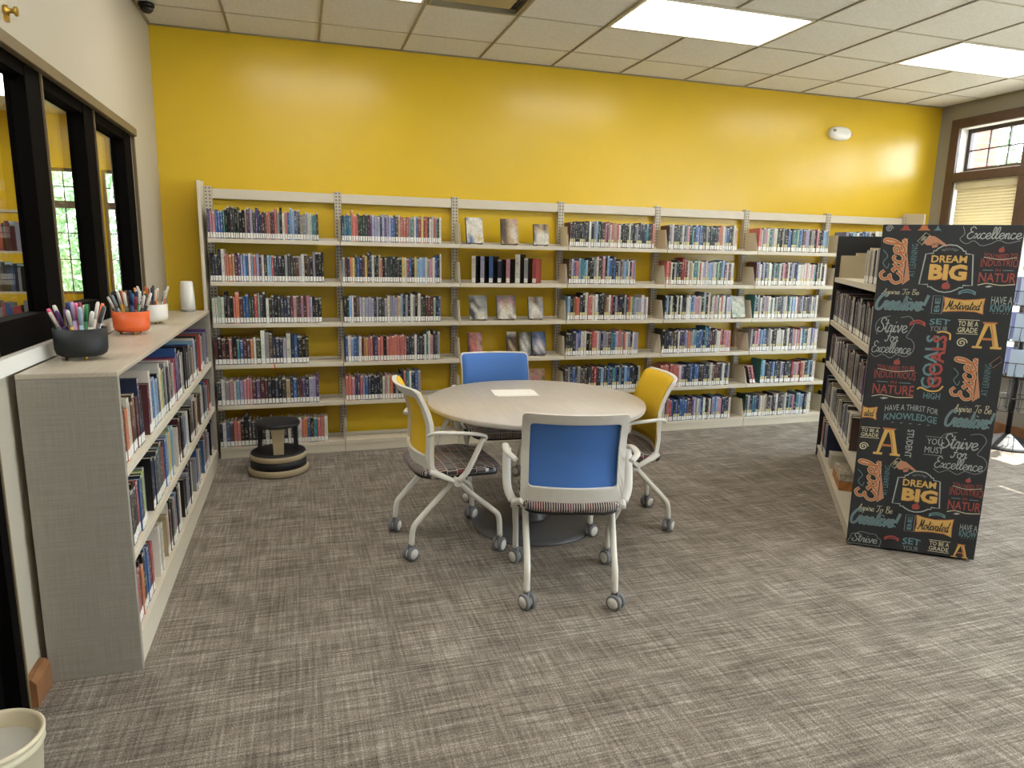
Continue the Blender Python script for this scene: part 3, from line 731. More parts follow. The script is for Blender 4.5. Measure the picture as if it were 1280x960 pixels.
# ---------------------------------------------------------------- desk pots, pens, canister
def pot(x, y, r, h, material, label, feet=True):
    t = thing('pencil_pot', label, 'pot', (x, y, BH+.0005))
    z = .014 if feet else .004
    MB().lathe([(.001, z), (r*.80, z), (r*.93, z+h*.08), (r*.985, z+h*.25), (r, z+h), (r-.005, z+h), (r-.006, z+.02), (.001, z+.012)], 36).build('bowl', material, t)
    for k in range(3):
        a = 2*PI*k/3-PI/2+.45
        fx, fy = math.cos(a)*r*.62, math.sin(a)*r*.62
        MB().lathe([(.005, 0), (.008, z+.004)], 10, M=Matrix.Translation((fx, fy, 0))).build('foot', GOLD, t)
    return z+h
def pens(x, y, r, h, cols, where, tilt=.5, seed=1):
    R = random.Random(seed); n = len(cols)
    for i, (c, nm) in enumerate(cols):
        nin = 5 if n < 18 else 6; inner = i % 3 == 1 and i//3 < nin
        if inner: a = 2*PI*(i//3)/nin; base = .013; ti = R.uniform(.05, .12)
        else: no = n-min(nin, (n+1)//3); k_ = i-min((i+1)//3, nin); a = 2*PI*k_/no+.1; base = r*.46; ti = R.uniform(.28, .38)
        L = R.uniform(.155, .185)
        base = Vector((x+math.cos(a)*base, y+math.sin(a)*base, BH+.034))
        o = bpy.data.objects.new('pen', None); COL.objects.link(o); o.empty_display_size = .02; o.location = base
        dirv = Vector((math.cos(a)*math.sin(ti), math.sin(a)*math.sin(ti), math.cos(ti))); o.rotation_euler = dirv.to_track_quat('Z', 'Y').to_euler()
        tag(o, f'{nm} {"marker" if i % 2 else "pen"} standing in the {where}', 'pen', f'pens in the {where}')
        m1 = mat('pen_'+nm.replace(' ', '_'), c, .4); rr = R.uniform(.0055, .0072)
        MB().lathe([(.0012, 0), (rr*.8, .012), (rr, .02), (rr, L*.62)], 10).build('barrel', m1, o)
        MB().lathe([(rr*1.12, L*.62), (rr*1.12, L*.95), (rr*.7, L)], 10).build('cap', mat('cap_white', '#d9d6cf', .4) if i % 3 == 0 else m1, o)
cA = [('#e8e2d4', 'cream'), ('#2e8b4a', 'green'), ('#f07a4a', 'coral'), ('#d9d4c4', 'ivory'), ('#c9bfb0', 'beige'), ('#2a2a2e', 'black'), ('#c74b8c', 'magenta'), ('#e56a8e', 'pink'), ('#7e4fa0', 'purple'), ('#3d6fb0', 'blue'), ('#284a86', 'dark blue'), ('#d8567a', 'rose'), ('#3f8f86', 'teal'), ('#b59bc0', 'lilac'), ('#4b2f6b', 'violet'), ('#e9b44a', 'gold'), ('#8c2f3a', 'crimson'), ('#9fb8cf', 'pale blue'), ('#d6cfc2', 'stone'), ('#50525a', 'slate')]
cB = [('#1f1f22', 'black'), ('#26304c', 'navy'), ('#2a2a2e', 'charcoal'), ('#2f6b3c', 'green'), ('#2f5f9e', 'blue'), ('#3b2a24', 'dark brown'), ('#c4a53a', 'yellow'), ('#6b3a2a', 'brown'), ('#1a1a1c', 'jet black'), ('#44474c', 'grey'), ('#d06a34', 'orange'), ('#7a7f86', 'silver'), ('#4a5a2a', 'olive'), ('#203050', 'midnight blue'), ('#8a2b2b', 'red'), ('#2b2b2b', 'graphite')]
cC = [('#e87f2a', 'orange'), ('#ee8f2e', 'amber'), ('#d9541e', 'red orange'), ('#e9a02f', 'yellow orange'), ('#1e1e22', 'black'), ('#d8d4c8', 'white'), ('#3a4f7c', 'blue'), ('#5a2f24', 'brown'), ('#f09a3c', 'light orange'), ('#333336', 'dark grey'), ('#c9601f', 'rust'), ('#f0b050', 'apricot'), ('#70412a', 'chestnut'), ('#24344f', 'navy'), ('#b7b2a6', 'pale grey')]
hA = pot(-.805, 2.955, .090, .104, CHARCOAL, 'black round pencil pot on the low bookcase, full of pink and blue pens')
pens(-.805, 2.955, .08, hA, cA, 'black pencil pot', .60, 3)
hB = pot(-.805, 3.79, .083, .098, ORANGE, 'orange round pencil pot on the low bookcase')
pens(-.805, 3.79, .078, hB, cB, 'orange pencil pot', .62, 5)
hC = pot(-.802, 4.30, .078, .095, WHITEPOT, 'white round pencil pot on the low bookcase, full of orange pens')
pens(-.802, 4.30, .072, hC, cC, 'white pencil pot', .42, 8)
t = thing('canister', 'tall white tapered canister at the yellow-wall end of the low bookcase', 'canister', (-.735, 5.12, BH+.0005))
MB().lathe([(.044, 0), (.047, .004), (.047, .014)], 28).build('base', mat('grey_base', '#8b8a86', .5), t)
MB().lathe([(.0465, .014), (.044, .10), (.038, .195), (.033, .203), (.001, .205)], 28).build('shell', WHITEPL, t)

# ---------------------------------------------------------------- table and chairs
TC = Vector((1.27, 3.62, 0))
tb = thing('round_table', 'round greige laminate table on a grey pedestal base', 'table', TC)
MB().lathe([(.001, .708), (.60, .708), (.617, .714), (.62, .722), (.62, .734), (.617, .74), (.001, .74)], 72).build('tabletop', TTOP, tb)
MB().lathe([(.36, 0), (.362, .006), (.358, .014), (.30, .020), (.12, .030), (.001, .030)], 56).build('base_plate', BASEGREY, tb)
MB().lathe([(.085, .028), (.075, .045), (.065, .06), (.065, .68), (.16, .695), (.16, .708)], 32).build('column', BASEGREY, tb)
for (x, y, a, n, lab) in ((1.21, 3.815, .30, 0, 'white sheet of paper lying on the round table, under another'), (1.20, 3.835, .24, 1, 'white sheet of paper on top of another on the round table')):
    o = MB().box(-.125, .125, -.085, .085, 0, .0012).build('paper_sheet', PAPER, loc=(x, y, .7405+n*.0014), rot=(0, 0, -.16+a*.2)); tag(o, lab, 'paper', 'paper on the table')

def rrect(hw, z0, z1, rad, n=6):
    out = []
    for cx, cz, a0 in ((hw-rad, z1-rad, 0), (-hw+rad, z1-rad, PI/2), (-hw+rad, z0+rad, PI), (hw-rad, z0+rad, 1.5*PI)):
        for k in range(n+1):
            a = a0+PI/2*k/n; out.append((cx+rad*math.cos(a), cz+rad*math.sin(a)))
    dense = []
    for i, p in enumerate(out):
        q = out[(i+1) % len(out)]; L = math.dist(p, q); m_ = max(1, int(L/.05))
        for k in range(m_): dense.append((p[0]+(q[0]-p[0])*k/m_, p[1]+(q[1]-p[1])*k/m_))
    return dense
PROF = [(.40, -.125), (.47, -.150), (.54, -.160), (.62, -.155), (.70, -.155), (.78, -.175), (.85, -.208), (.91, -.245)]
def prof(z):
    if z <= PROF[0][0]: return PROF[0][1]
    for (a, ya), (b, y_) in zip(PROF, PROF[1:]):
        if z <= b:
            t = (z-a)/(b-a); t = t*t*(3-2*t)*.5+t*.5; return ya+(y_-ya)*t
    return PROF[-1][1]
def bk3(u, z, off): return Vector((u, prof(z)+.055*(u/.25)**2-.02+off, z))
def make_chair(fabric):
    t = bpy.data.objects.new('office_chair', None); COL.objects.link(t); t.empty_display_size = .1
    outer = rrect(.232, .425, .895, .022); n = len(outer)
    cz, hh = (.545+.845)/2, .15
    inner = []
    for (u, z) in outer:   # inner opening by mapping the outer outline
        inner.append((u/.232*.197, cz+(z-.66)/.235*hh))
    vs = [bk3(u, z, .008) for u, z in outer]+[bk3(u, z, .008) for u, z in inner]+[bk3(u, z, -.014) for u, z in outer]+[bk3(u, z, -.014) for u, z in inner]
    fs = []
    for i in range(n):
        j = (i+1) % n
        fs += [(i, n+i, n+j, j), (2*n+i, 2*n+j, 3*n+j, 3*n+i), (i, j, 2*n+j, 2*n+i), (n+i, 3*n+i, 3*n+j, n+j)]
    m_ = MB().add(vs, fs, False)
    for s in (-1, 1):   # arms of the frame sweeping down to the pivots
        m_.tube(bez([(s*.213, -.135, .47), (s*.238, -.085, .445), (s*.252, -.02, .415)], 4), [.024, .024, .022, .021, .020, .019, .018, .017, .016], 10, .75)
    m_.build('back_frame', PLASTIC, t, bevel=.003)
    # fabric stretched over the front of the back
    fo = rrect(.225, .50, .889, .02); k = len(fo); vs = []; fs = []
    rings = [1, .8, .6, .4, .2]
    for off in (.0145, .0095):
        for s in rings: vs += [bk3(u*s, .69+(z-.69)*s, off) for u, z in fo]
        vs.append(bk3(0, .69, off))
    half = len(rings)*k+1
    for h_ in (0, half):
        for a in range(len(rings)-1):
            for i in range(k):
                j = (i+1) % k; q = (h_+a*k+i, h_+a*k+j, h_+(a+1)*k+j, h_+(a+1)*k+i); fs.append(q[::-1] if h_ == 0 else q)
        for i in range(k):
            q = (h_+(len(rings)-1)*k+i, h_+(len(rings)-1)*k+(i+1) % k, h_+half-1); fs.append(q[::-1] if h_ == 0 else q)
    for i in range(k): fs.append((i, (i+1) % k, half+(i+1) % k, half+i))
    MB().add(vs, fs, True).build('back_mesh', fabric, t)
    # seat cushion
    so_ = []
    for k_ in range(40):
        a = 2*PI*k_/40; c_, s_ = math.cos(a), math.sin(a)
        so_.append((.235*math.copysign(abs(c_)**.45, c_), .035+.235*math.copysign(abs(s_)**.45, s_)))
    def cushion(z0, z1, sc, name, material, crown=0):
        vs = []; rings = [(sc*.93, z0), (sc, z0+(z1-z0)*.3), (sc, z0+(z1-z0)*.7), (sc*.95, z1-.002), (sc*.7, z1+crown*.6), (sc*.35, z1+crown)]
        for s, z in rings: vs += [(x*s, .035+(y-.035)*s, z-.018*max(0, (y-.15)/.12)) for x, y in so_]
        N = 40; fs = [(i*N+j, i*N+(j+1) % N, (i+1)*N+(j+1) % N, (i+1)*N+j) for i in range(len(rings)-1) for j in range(N)]
        fs += [tuple(range(N))[::-1], tuple(range((len(rings)-1)*N, len(rings)*N))]
        return MB().add(vs, fs, True).build(name, material, t)
    cushion(.432, .475, 1.0, 'seat', SEATFAB, .006)
    cushion(.418, .434, .95, 'seat_pan', BLACK)
    m_ = MB().tube([(-.25, 0, .405), (.25, 0, .405)], .014, 10); m_.build('pivot_bar', BLACK, t)
    cast = None
    for s in (-1, 1):
        MB().tube(bez([(s*.255, -.155, .665), (s*.285, -.125, .684), (s*.298, -.04, .680), (s*.300, .07, .668), (s*.296, .125, .652), (s*.288, .122, .630)], 5), [.016]*26, 10, .62).build('armrest', PLASTIC, t)
        MB().tube(bez([(s*.290, .118, .640), (s*.292, .075, .55), (s*.286, .035, .47), (s*.262, .0, .42)], 5), .020, 12, .62).build('arm_strut', PLASTIC, t)
        MB().tube(bez([(s*.205, .012, .425), (s*.200, -.09, .315), (s*.196, -.185, .215), (s*.196, -.222, .165), (s*.197, -.232, .078)], 5), .0150, 10).build('leg', TUBE, t)
        MB().tube(bez([(s*.250, -.022, .430), (s*.245, .08, .330), (s*.240, .185, .240), (s*.237, .228, .190), (s*.236, .238, .078)], 5), .0150, 10).build('leg', TUBE, t)
        MB().lathe([(.022, -.014), (.026, 0), (.022, .014)], 16, M=Matrix.Translation((s*.256, -.004, .41)) @ Matrix.Rotation(PI/2, 4, 'Y')).build('pivot_cover', PLASTIC, t)
        for cyy, cxx in ((-.232, .197), (.238, .236)):
            a = rnd.uniform(.55, 1.15)
            c_ = MB().box(-.007, .007, -.020, .014, .034, .085).build('caster', TYRE, t, (s*cxx, cyy, 0), (0, 0, a))
            for sx in (-1, 1):
                wm = MB(); X = Matrix.Translation((sx*.018, -.008, .037)) @ Matrix.Rotation(PI/2, 4, 'Y')
                wm.m(TYRE).lathe([(.026, -.0105), (.0345, -.009), (.037, -.005), (.037, .005), (.0345, .009), (.026, .0105)], 24, M=X)
                wm.m(PLASTIC).lathe([(.001, -.0125), (.0265, -.0115), (.0268, .0115), (.001, .0125)], 20, M=X)
                wm.build('wheel', None, c_)
    return t
def face(dx, dy): return math.atan2(dy, dx)-PI/2
chY = make_chair(MESHYEL); chB = make_chair(MESHBLUE)
chY2 = copy_tree(chY); chB2 = copy_tree(chB)
for o, x, y, d, lab in ((chB, 1.17, 2.84, (.136, .475), 'pale grey rolling chair with blue mesh back turned to show its rear frame'),
                        (chB2, 1.235, 4.245, (-.07, -1), 'rolling chair with blue mesh back on the shelving side of the round table'),
                        (chY, .715, 3.51, (.995, .08), 'rolling chair with yellow mesh back on the step stool side of the table'),
                        (chY2, 1.785, 3.525, (-.985, .175), 'rolling chair with yellow mesh back on the chalkboard shelving side of the table')):
    o.location = (x, y, 0); o.rotation_euler = (0, 0, face(*d)); tag(o, lab, 'chair', 'rolling chairs around the round table')

# ---------------------------------------------------------------- step stool, bin
st = thing('step_stool', 'round black and beige rolling kick step stool by the wall shelving', 'step stool', (-.19, 4.975, 0))
MB().lathe([(.198, .004), (.206, .010), (.206, .038), (.196, .050)], 40).build('bumper_ring', BEIGEPL, st)
MB().lathe([(.19, 0), (.19, .004), (.202, .006)], 40).build('floor_ring', BLACK, st)
MB().lathe([(.192, .048), (.191, .108)], 40).build('skirt', BLACK, st)
MB().lathe([(.190, .106), (.195, .112), (.193, .136), (.184, .146)], 40).build('step_rim', BEIGEPL, st)
MB().lathe([(.186, .140), (.184, .152), (.160, .156), (.001, .156)], 40).build('step_pad', BLACK, st)
for k in range(4):
    a = -PI/2+.05+k*PI/2
    M = Matrix.Rotation(a, 4, 'Z')
    mb = MB(); vs = []
    for (rr, z, hw, tk) in ((.140, .154, .034, .03), (.134, .25, .038, .03), (.134, .342, .047, .03)):
        vs += [M @ Vector(q) for q in ((rr, -hw, z), (rr, hw, z), (rr-tk, hw, z), (rr-tk, -hw, z))]
    fs = [(0, 3, 2, 1), (8, 9, 10, 11)]
    for i in range(2):
        for j in range(4): fs.append((i*4+j, i*4+(j+1) % 4, i*4+4+(j+1) % 4, i*4+4+j))
    mb.add(vs, fs).build('support', BEIGEPL if k == 0 else BLACK, st, bevel=.003)
MB().lathe([(.001, .335), (.135, .335), (.152, .340), (.156, .352), (.150, .364), (.12, .367), (.001, .367)], 40).build('top_step', BLACK, st)
bn = thing('waste_bin', 'cream round waste bin with liner beside the dark door', 'bin', (-.840, 1.955, 0))
MB().lathe([(.001, .0), (.098, 0), (.102, .006), (.118, .215), (.124, .218), (.118, .226), (.119, .237), (.125, .240), (.126, .250), (.121, .255), (.112, .248), (.100, .01), (.001, .008)], 44).build('body', BIN, bn)
MB().lathe([(.001, .15), (.06, .152), (.100, .160), (.1075, .185), (.1085, .205)], 44).build('liner', BINBAG, bn)

# ---------------------------------------------------------------- chalkboard-print shelving
RZA = math.atan2(NV.y, NV.x)      # local x runs along NV (panel width), local y along DV (length)
rg = thing('double_shelving', 'double-sided shelving with a black chalkboard-lettering end panel', 'bookshelf', PL, RZA)
pan = MB().box(0, RWD, 0, .024, .012, RH).build('end_panel', CHALK, rg, bevel=.002); pan['label'] = 'black end panel printed with chalk-style school mottoes'
MB().box(0, RWD, RL-.024, RL, .0, RH).build('end_panel', BLACKPANEL, rg)
MB().box(RWD/2-.008, RWD/2+.008, .024, RL-.024, .085, RH-.02).build('back_panel', BLACKPANEL, rg)
for side in (0, 1):
    x0, x1 = (.004, RWD/2-.008) if side == 0 else (RWD/2+.008, RWD-.004)
    fx = x0 if side == 0 else x1-.012
    for z in RZ:
        for k in range(2):
            a = .024+k*(RL-.048)/2+.001; b = .024+(k+1)*(RL-.048)/2-.001
            m_ = MB().box(x0, x1, a, b, z-.016, z)
            if z > .1: m_.box(fx, fx+.012, a, b, z-.034, z-.016)
            m_.build('shelf', STEEL, rg)
    for k in range(2):
        a = .024+k*(RL-.048)/2+.001; b = .024+(k+1)*(RL-.048)/2-.001
        kx = x0+.008 if side == 0 else x1-.022
        MB().box(kx, kx+.014, a, b, 0, RZ[4]-.016).build('kick_plate', STEEL, rg)
def at_range(x, y, z): return PL+NV*x+DV*y+Vector((0, 0, z))
o = MB().box(0, .24, 0, .09, 0, .165).box(.10, .24, .0, .09, .165, .185).build('shelf_box', mat('kraft_card', '#a99a7c', .7), loc=at_range(.02, 1.70, RZ[0]+.0005), rot=(0, 0, RZA)); tag(o, 'stepped tan card box on the top shelf of the chalkboard-print shelving', 'box')
o = MB().box(0, .2, 0, .13, 0, .10).build('storage_box', mat('pale_card', '#b9b3a4', .7), loc=at_range(.03, 1.22, RZ[4]+.0005), rot=(0, 0, RZA), bevel=.003); tag(o, 'pale grey box on the bottom shelf of the chalkboard-print shelving', 'box')
o = MB().box(0, .2, 0, .34, 0, .055).build('puzzle_box', mat('orange_card', '#a8703c', .6, var=.4, vscale=25), loc=at_range(.03, .72, RZ[4]+.0005), rot=(0, 0, RZA), bevel=.002); tag(o, 'orange brown flat game box lying on the bottom shelf of chalkboard-print shelving', 'box')
o = MB().box(0, .19, 0, .30, 0, .05).build('puzzle_box', mat('speckled_card', '#b8ae9c', .6, var=.5, vscale=40), loc=at_range(.035, .74, RZ[4]+.056), rot=(0, 0, RZA), bevel=.002); tag(o, 'speckled pale game box lying on top of the orange brown one', 'box')

# lettering on the end panel (local: x across, z up, front face y = 0)
EM = {k: mat('chalk_'+k, v, .8) for k, v in dict(w='#a3a9a8', t='#638389', g='#8a8f92', y='#cda75f', o='#b8704a', r='#9c4a44', s='#b98468', d='#23262a', c='#c9c3a6').items()}
YP = -.0012
def poly(pts, col, name='emblem', y=YP):
    return MB().add([(x, y, z) for x, z in pts], [tuple(range(len(pts)))]).build(name, EM[col], pan)
def stroke_into(mb, pts, w_, y=YP, closed=False):
    pts = [Vector(q) for q in pts]; n = len(pts); L = []; R_ = []
    for i in range(n):
        a = pts[(i-1) % n] if (closed or i) else pts[0]; b = pts[(i+1) % n] if (closed or i < n-1) else pts[-1]
        d = (b-a); d = d.normalized() if d.length > 1e-9 else Vector((1, 0)); nn = Vector((-d.y, d.x))*w_/2
        L.append(pts[i]+nn); R_.append(pts[i]-nn)
    vs = [(q.x, y, q.y) for q in L]+[(q.x, y, q.y) for q in R_]
    mb.add(vs, [(i, n+i, n+(i+1) % n, (i+1) % n) for i in range(n if closed else n-1)])
def line(pts, w_, col, smooth=True, closed=False, name='emblem', y=YP):
    if smooth:
        q = [Vector(p) for p in pts]; q = bez(q, 6)
    else: q = pts
    m_ = MB(); stroke_into(m_, q, w_, y, closed); return m_.build(name, EM[col], pan)
GL = {
 'e': (.9, [[(0, .35), (.45, .5), (.75, .75), (.55, 1), (.2, .85), (.1, .4), (.35, 0), (.7, .1), (.95, .35)]]),
 'x': (.92, [[(0, .7), (.2, .95), (.4, .6), (.6, .1), (.85, .1), (.95, .3)], [(.85, .95), (.45, .5), (.05, .02)]]),
 'c': (.88, [[(.75, .8), (.5, 1), (.15, .75), (.1, .3), (.4, 0), (.7, .1), (.95, .35)]]),
 'l': (.6, [[(0, .35), (.4, 1), (.5, 1.8), (.3, 2), (.15, 1.6), (.15, .4), (.35, 0), (.65, .3)]]),
 't': (.65, [[(0, .35), (.3, 1), (.35, 1.8), (.25, .4), (.4, 0), (.7, .3)], [(.05, 1.2), (.65, 1.25)]]),
 'r': (.78, [[(0, .35), (.25, 1.05), (.35, .9), (.6, .95), (.5, .4), (.6, 0), (.85, .3)]]),
 'i': (.55, [[(0, .35), (.25, 1), (.2, .3), (.35, 0), (.6, .3)], [(.28, 1.35), (.34, 1.5)]]),
 'v': (.9, [[(0, .7), (.15, 1), (.3, .5), (.4, 0), (.7, .6), (.75, 1), (.95, .9)]]),
 'o': (.92, [[(.55, 1), (.15, .8), (.1, .3), (.4, 0), (.75, .3), (.7, .8), (.5, 1), (.6, .8), (.95, .85)]]),
 'a': (.95, [[(.7, .85), (.4, 1), (.1, .6), (.2, .05), (.5, .15), (.7, .9), (.65, .3), (.75, 0), (1, .3)]]),
 'd': (.95, [[(.7, .85), (.4, 1), (.1, .6), (.2, .05), (.5, .15), (.7, .9), (.8, 2), (.65, .3), (.75, 0), (1, .3)]]),
 'p': (.85, [[(0, .35), (.25, 1), (.15, 0), (.05, -.9)], [(.2, .7), (.5, 1), (.75, .6), (.55, .05), (.2, .1)]]),
 's': (.6, [[(0, .35), (.4, 1.05), (.35, .7), (.6, .3), (.4, 0), (.1, .1)]]),
 'n': (.9, [[(0, .4), (.2, 1), (.2, 0)], [(.2, .6), (.5, 1), (.65, .8), (.6, .2), (.75, 0), (.95, .3)]]),
 'E': (1.2, [[(1.2, 1.7), (.8, 2.05), (.35, 1.8), (.45, 1.3), (.85, 1.15), (.4, 1.05), (.05, .6), (.3, .05), (.8, .05), (1.2, .5)]]),
 'S': (1.15, [[(1.2, 1.6), (1, 2), (.5, 1.9), (.4, 1.4), (.8, 1), (1, .5), (.6, 0), (.1, .2), (.1, .6), (.35, .6)]]),
 'F': (1.1, [[(.2, 1.6), (.1, 1.9), (.6, 2), (1.4, 2)], [(.85, 1.95), (.7, .8), (.5, .1), (.15, .05), (.1, .35)], [(.4, 1.05), (1.1, 1.1)]]),
 'M': (1.6, [[(.05, .2), (.2, 0), (.45, 1), (.55, 2), (.8, .4), (1.2, 2), (1.2, .3), (1.35, 0), (1.6, .3)]]),
 'A': (1.3, [[(0, .2), (.2, 0), (.7, 1.2), (1, 2), (1, .3), (1.15, 0), (1.35, .3)], [(.4, .75), (1.1, .8)]]),
 'T': (1.1, [[(0, 1.6), (.2, 2), (.7, 1.85), (1.3, 2.05)], [(.75, 1.9), (.65, .6), (.4, 0), (.1, .25)]]),
 'B': (1.15, [[(.3, 2), (.25, 0)], [(0, 1.7), (.5, 2.05), (1, 1.7), (.5, 1.1), (1.1, .7), (.8, 0), (.2, .1)]]),
 'C': (1.1, [[(1.1, 1.6), (.9, 2), (.4, 1.7), (.1, .9), (.3, .1), (.8, 0), (1.2, .45)]]),
 '!': (.5, [[(.3, 2), (.2, .6)], [(.17, .05), (.17, .2)]]), ' ': (.6, [])}
def script(txt, box, col, weight=.2, slant=.2, rot=0, skew=0, y=YP, up=True, clip=None):
    """hand-lettered words fitted to box (x0, z0, x1, z1); rot=1 reads upward"""
    st_ = []; x = 0
    for ch in txt:
        adv, strokes = GL[ch]
        for s in strokes: st_.append([(x+px+slant*pz, pz) for px, pz in s])
        x += adv
    xs = [p[0] for s in st_ for p in s]; zs = [p[1] for s in st_ for p in s]
    a0, a1, b0, b1 = min(xs), max(xs), min(zs), max(zs)
    x0, z0, x1, z1 = box; m_ = MB()
    W, H = (x1-x0, z1-z0) if not rot else (z1-z0, x1-x0)
    kx, kz = W/(a1-a0), H/(b1-b0); wd = weight*min(kx, kz)*.92
    for s in st_:
        q = [Vector(((px-a0)*kx, (pz-b0)*kz+skew*(px-a0)*kx)) for px, pz in s]
        q = bez(q, 4)
        if rot: q = [Vector((x1-p.y, z0+p.x)) for p in q]
        else: q = [Vector((x0+p.x, z0+p.y)) for p in q]
        q = [Vector((min(max(p.x, .004), RWD-.004), min(max(p.y, .016), RH-.004))) for p in q]
        stroke_into(m_, q, wd, y)
    return m_.build('lettering', EM[col], pan)
def block(txt, box, col, bold=.0, rot=0, arch=0, y=YP, spacing=1.0, taper=0):
    cu = bpy.data.curves.new('lettering', 'FONT'); cu.body = txt; cu.size = 1; cu.offset = bold; cu.space_character = spacing; cu.resolution_u = 2; cu.fill_mode = 'FRONT'
    ob = bpy.data.objects.new('tmp', cu); COL.objects.link(ob)
    bpy.context.view_layer.update()
    me = bpy.data.meshes.new_from_object(ob.evaluated_get(bpy.context.evaluated_depsgraph_get()))
    vs = [tuple(v.co) for v in me.vertices]; fs = [tuple(p.vertices) for p in me.polygons]
    bpy.data.objects.remove(ob); bpy.data.curves.remove(cu); bpy.data.meshes.remove(me)
    a0, a1 = min(v[0] for v in vs), max(v[0] for v in vs); b0, b1 = min(v[1] for v in vs), max(v[1] for v in vs)
    x0, z0, x1, z1 = box; W, H = (x1-x0, z1-z0) if not rot else (z1-z0, x1-x0)
    out = []
    for v in vs:
        p = (v[0]-a0)/(a1-a0); q = (v[1]-b0)/(b1-b0); c = (2*p-1)
        hz = (1-abs(arch))*H; z = q*hz+(arch*H*(1-c*c) if arch > 0 else -arch*H*c*c)
        if taper: z = H/2+(z-H/2)*(1-taper*(1-c*c))
        X, Z = p*W, z
        X, Z = (x0+X, z0+Z) if not rot else ((x1-Z, z0+X) if rot > 0 else (x0+Z, z1-X))
        out.append((min(max(X, .003), RWD-.003), y, min(max(Z, .015), RH-.003)))
    return MB().add(out, fs).build('lettering', EM[col], pan)
def swirl(x0, z0, x1, z1, col):
    cx, cz, r = (x0+x1)/2, (z0+z1)/2, min(x1-x0, z1-z0)/2
    pts = [(cx+r*(1-k/26)*math.cos(k*.5), cz+r*(1-k/26)*math.sin(k*.5)) for k in range(24)]
    line(pts, .005, col)
def cloud(x0, z0, x1, z1, n=9):
    cx, cz, rx, rz = (x0+x1)/2, (z0+z1)/2, (x1-x0)/2, (z1-z0)/2; pts = []
    for k in range(n*8):
        a = 2*PI*k/(n*8); s = .90+.10*abs(math.sin(a*n/2))
        px, pz = cx+rx*s*math.copysign(abs(math.cos(a))**.75, math.cos(a)), cz+rz*s*math.copysign(abs(math.sin(a))**.75, math.sin(a))
        pts.append((min(max(px, .004), RWD-.004), min(max(pz, .016), RH-.004)))
    line(pts, .0028, 'g', smooth=False, closed=True)
def ribbon(x0, z0, x1, z1, col):
    h_ = z1-z0; n = 8; top = []; bot = []
    for k in range(n+1):
        t = k/n; x = x0+(x1-x0)*t; a = .4*h_*math.sin(PI*t); top.append((x, z0+h_*.55+a)); bot.append((x, z0+a))
    poly(top+bot[::-1], col)
    line([(x0+.012, z0+h_*.3+.004), ((x0+x1)/2, z0+h_*.68), (x1-.012, z0+h_*.3+.004)], .004, 'd', y=YP-.0006)
def hand(x0, z0, x1, z1):
    P = lambda u, v: (x0+(x1-x0)*u, z0+(z1-z0)*v)
    poly([P(0, .45), P(.24, 1), P(.38, .86), P(.16, .24)], 'd'); line([P(0, .45), P(.24, 1), P(.38, .86), P(.16, .24)], .004, 'c', smooth=False, closed=True)
    for k in range(3): line([P(.08+k*.07, .42+k*.05), P(.2+k*.05, .78-k*.02)], .005, 'c', smooth=False)
    poly([P(.20, .36), P(.38, .82), P(.55, .78), P(.75, .55), P(1.0, .22), P(.95, .14), P(.72, .33), P(.66, .10), P(.52, .05), P(.46, .22), P(.34, .20)], 's')
    for k in range(3): line([P(.46+k*.09, .16+k*.02), P(.56+k*.07, .36+k*.02)], .003, 'd', smooth=False, y=YP-.0006)
def apple(x0, z0, x1, z1, col='r'):
    cx, cz, r = (x0+x1)/2, (z0+z1)/2, (x1-x0)/2
    poly([(cx+r*math.cos(a)*(1.0-.12*math.cos(2*a)), cz+r*.8*math.sin(a)-.15*r*abs(math.cos(a/1))) for a in [2*PI*k/16 for k in range(16)]], col)
    line([(cx, cz+r*.6), (cx+r*.4, cz+r*1.2)], .004, 't', smooth=False)
def dream(x0, z0, x1, z1, d, b, ap):
    w_, h_ = x1-x0, z1-z0; P = lambda u, v: (x0+w_*u, z0+h_*v)
    half = [P(.5, 1), P(.38, .985), P(.28, .92), P(.24, .87), P(.20, .87), P(.20, .82), P(.06, .80), P(.0, .15), P(.17, .15), P(.17, .10), P(.23, .10), P(.28, .06), P(.38, .01), P(.5, -.01)]
    full = half+[(x0+x1-x, z) for x, z in half[::-1][1:-1]]
    line(full, .006, 'w', smooth=False, closed=True)
    for k in range(9):
        a = PI*(.2+.6*k/8); line([P(.5+.12*math.cos(a), .83+.06*math.sin(a)), P(.5+.2*math.cos(a), .83+.11*math.sin(a))], .0022, 'g', smooth=False)
    block('DREAM', d, 'y', .025, arch=0); 
    sh = (b[0]+.003, b[1]-.003, b[2]+.003, b[3]-.003)
    block('BIG', sh, 'o', .045); block('BIG', b, 'y', .045, y=YP-.0008); apple(*ap)
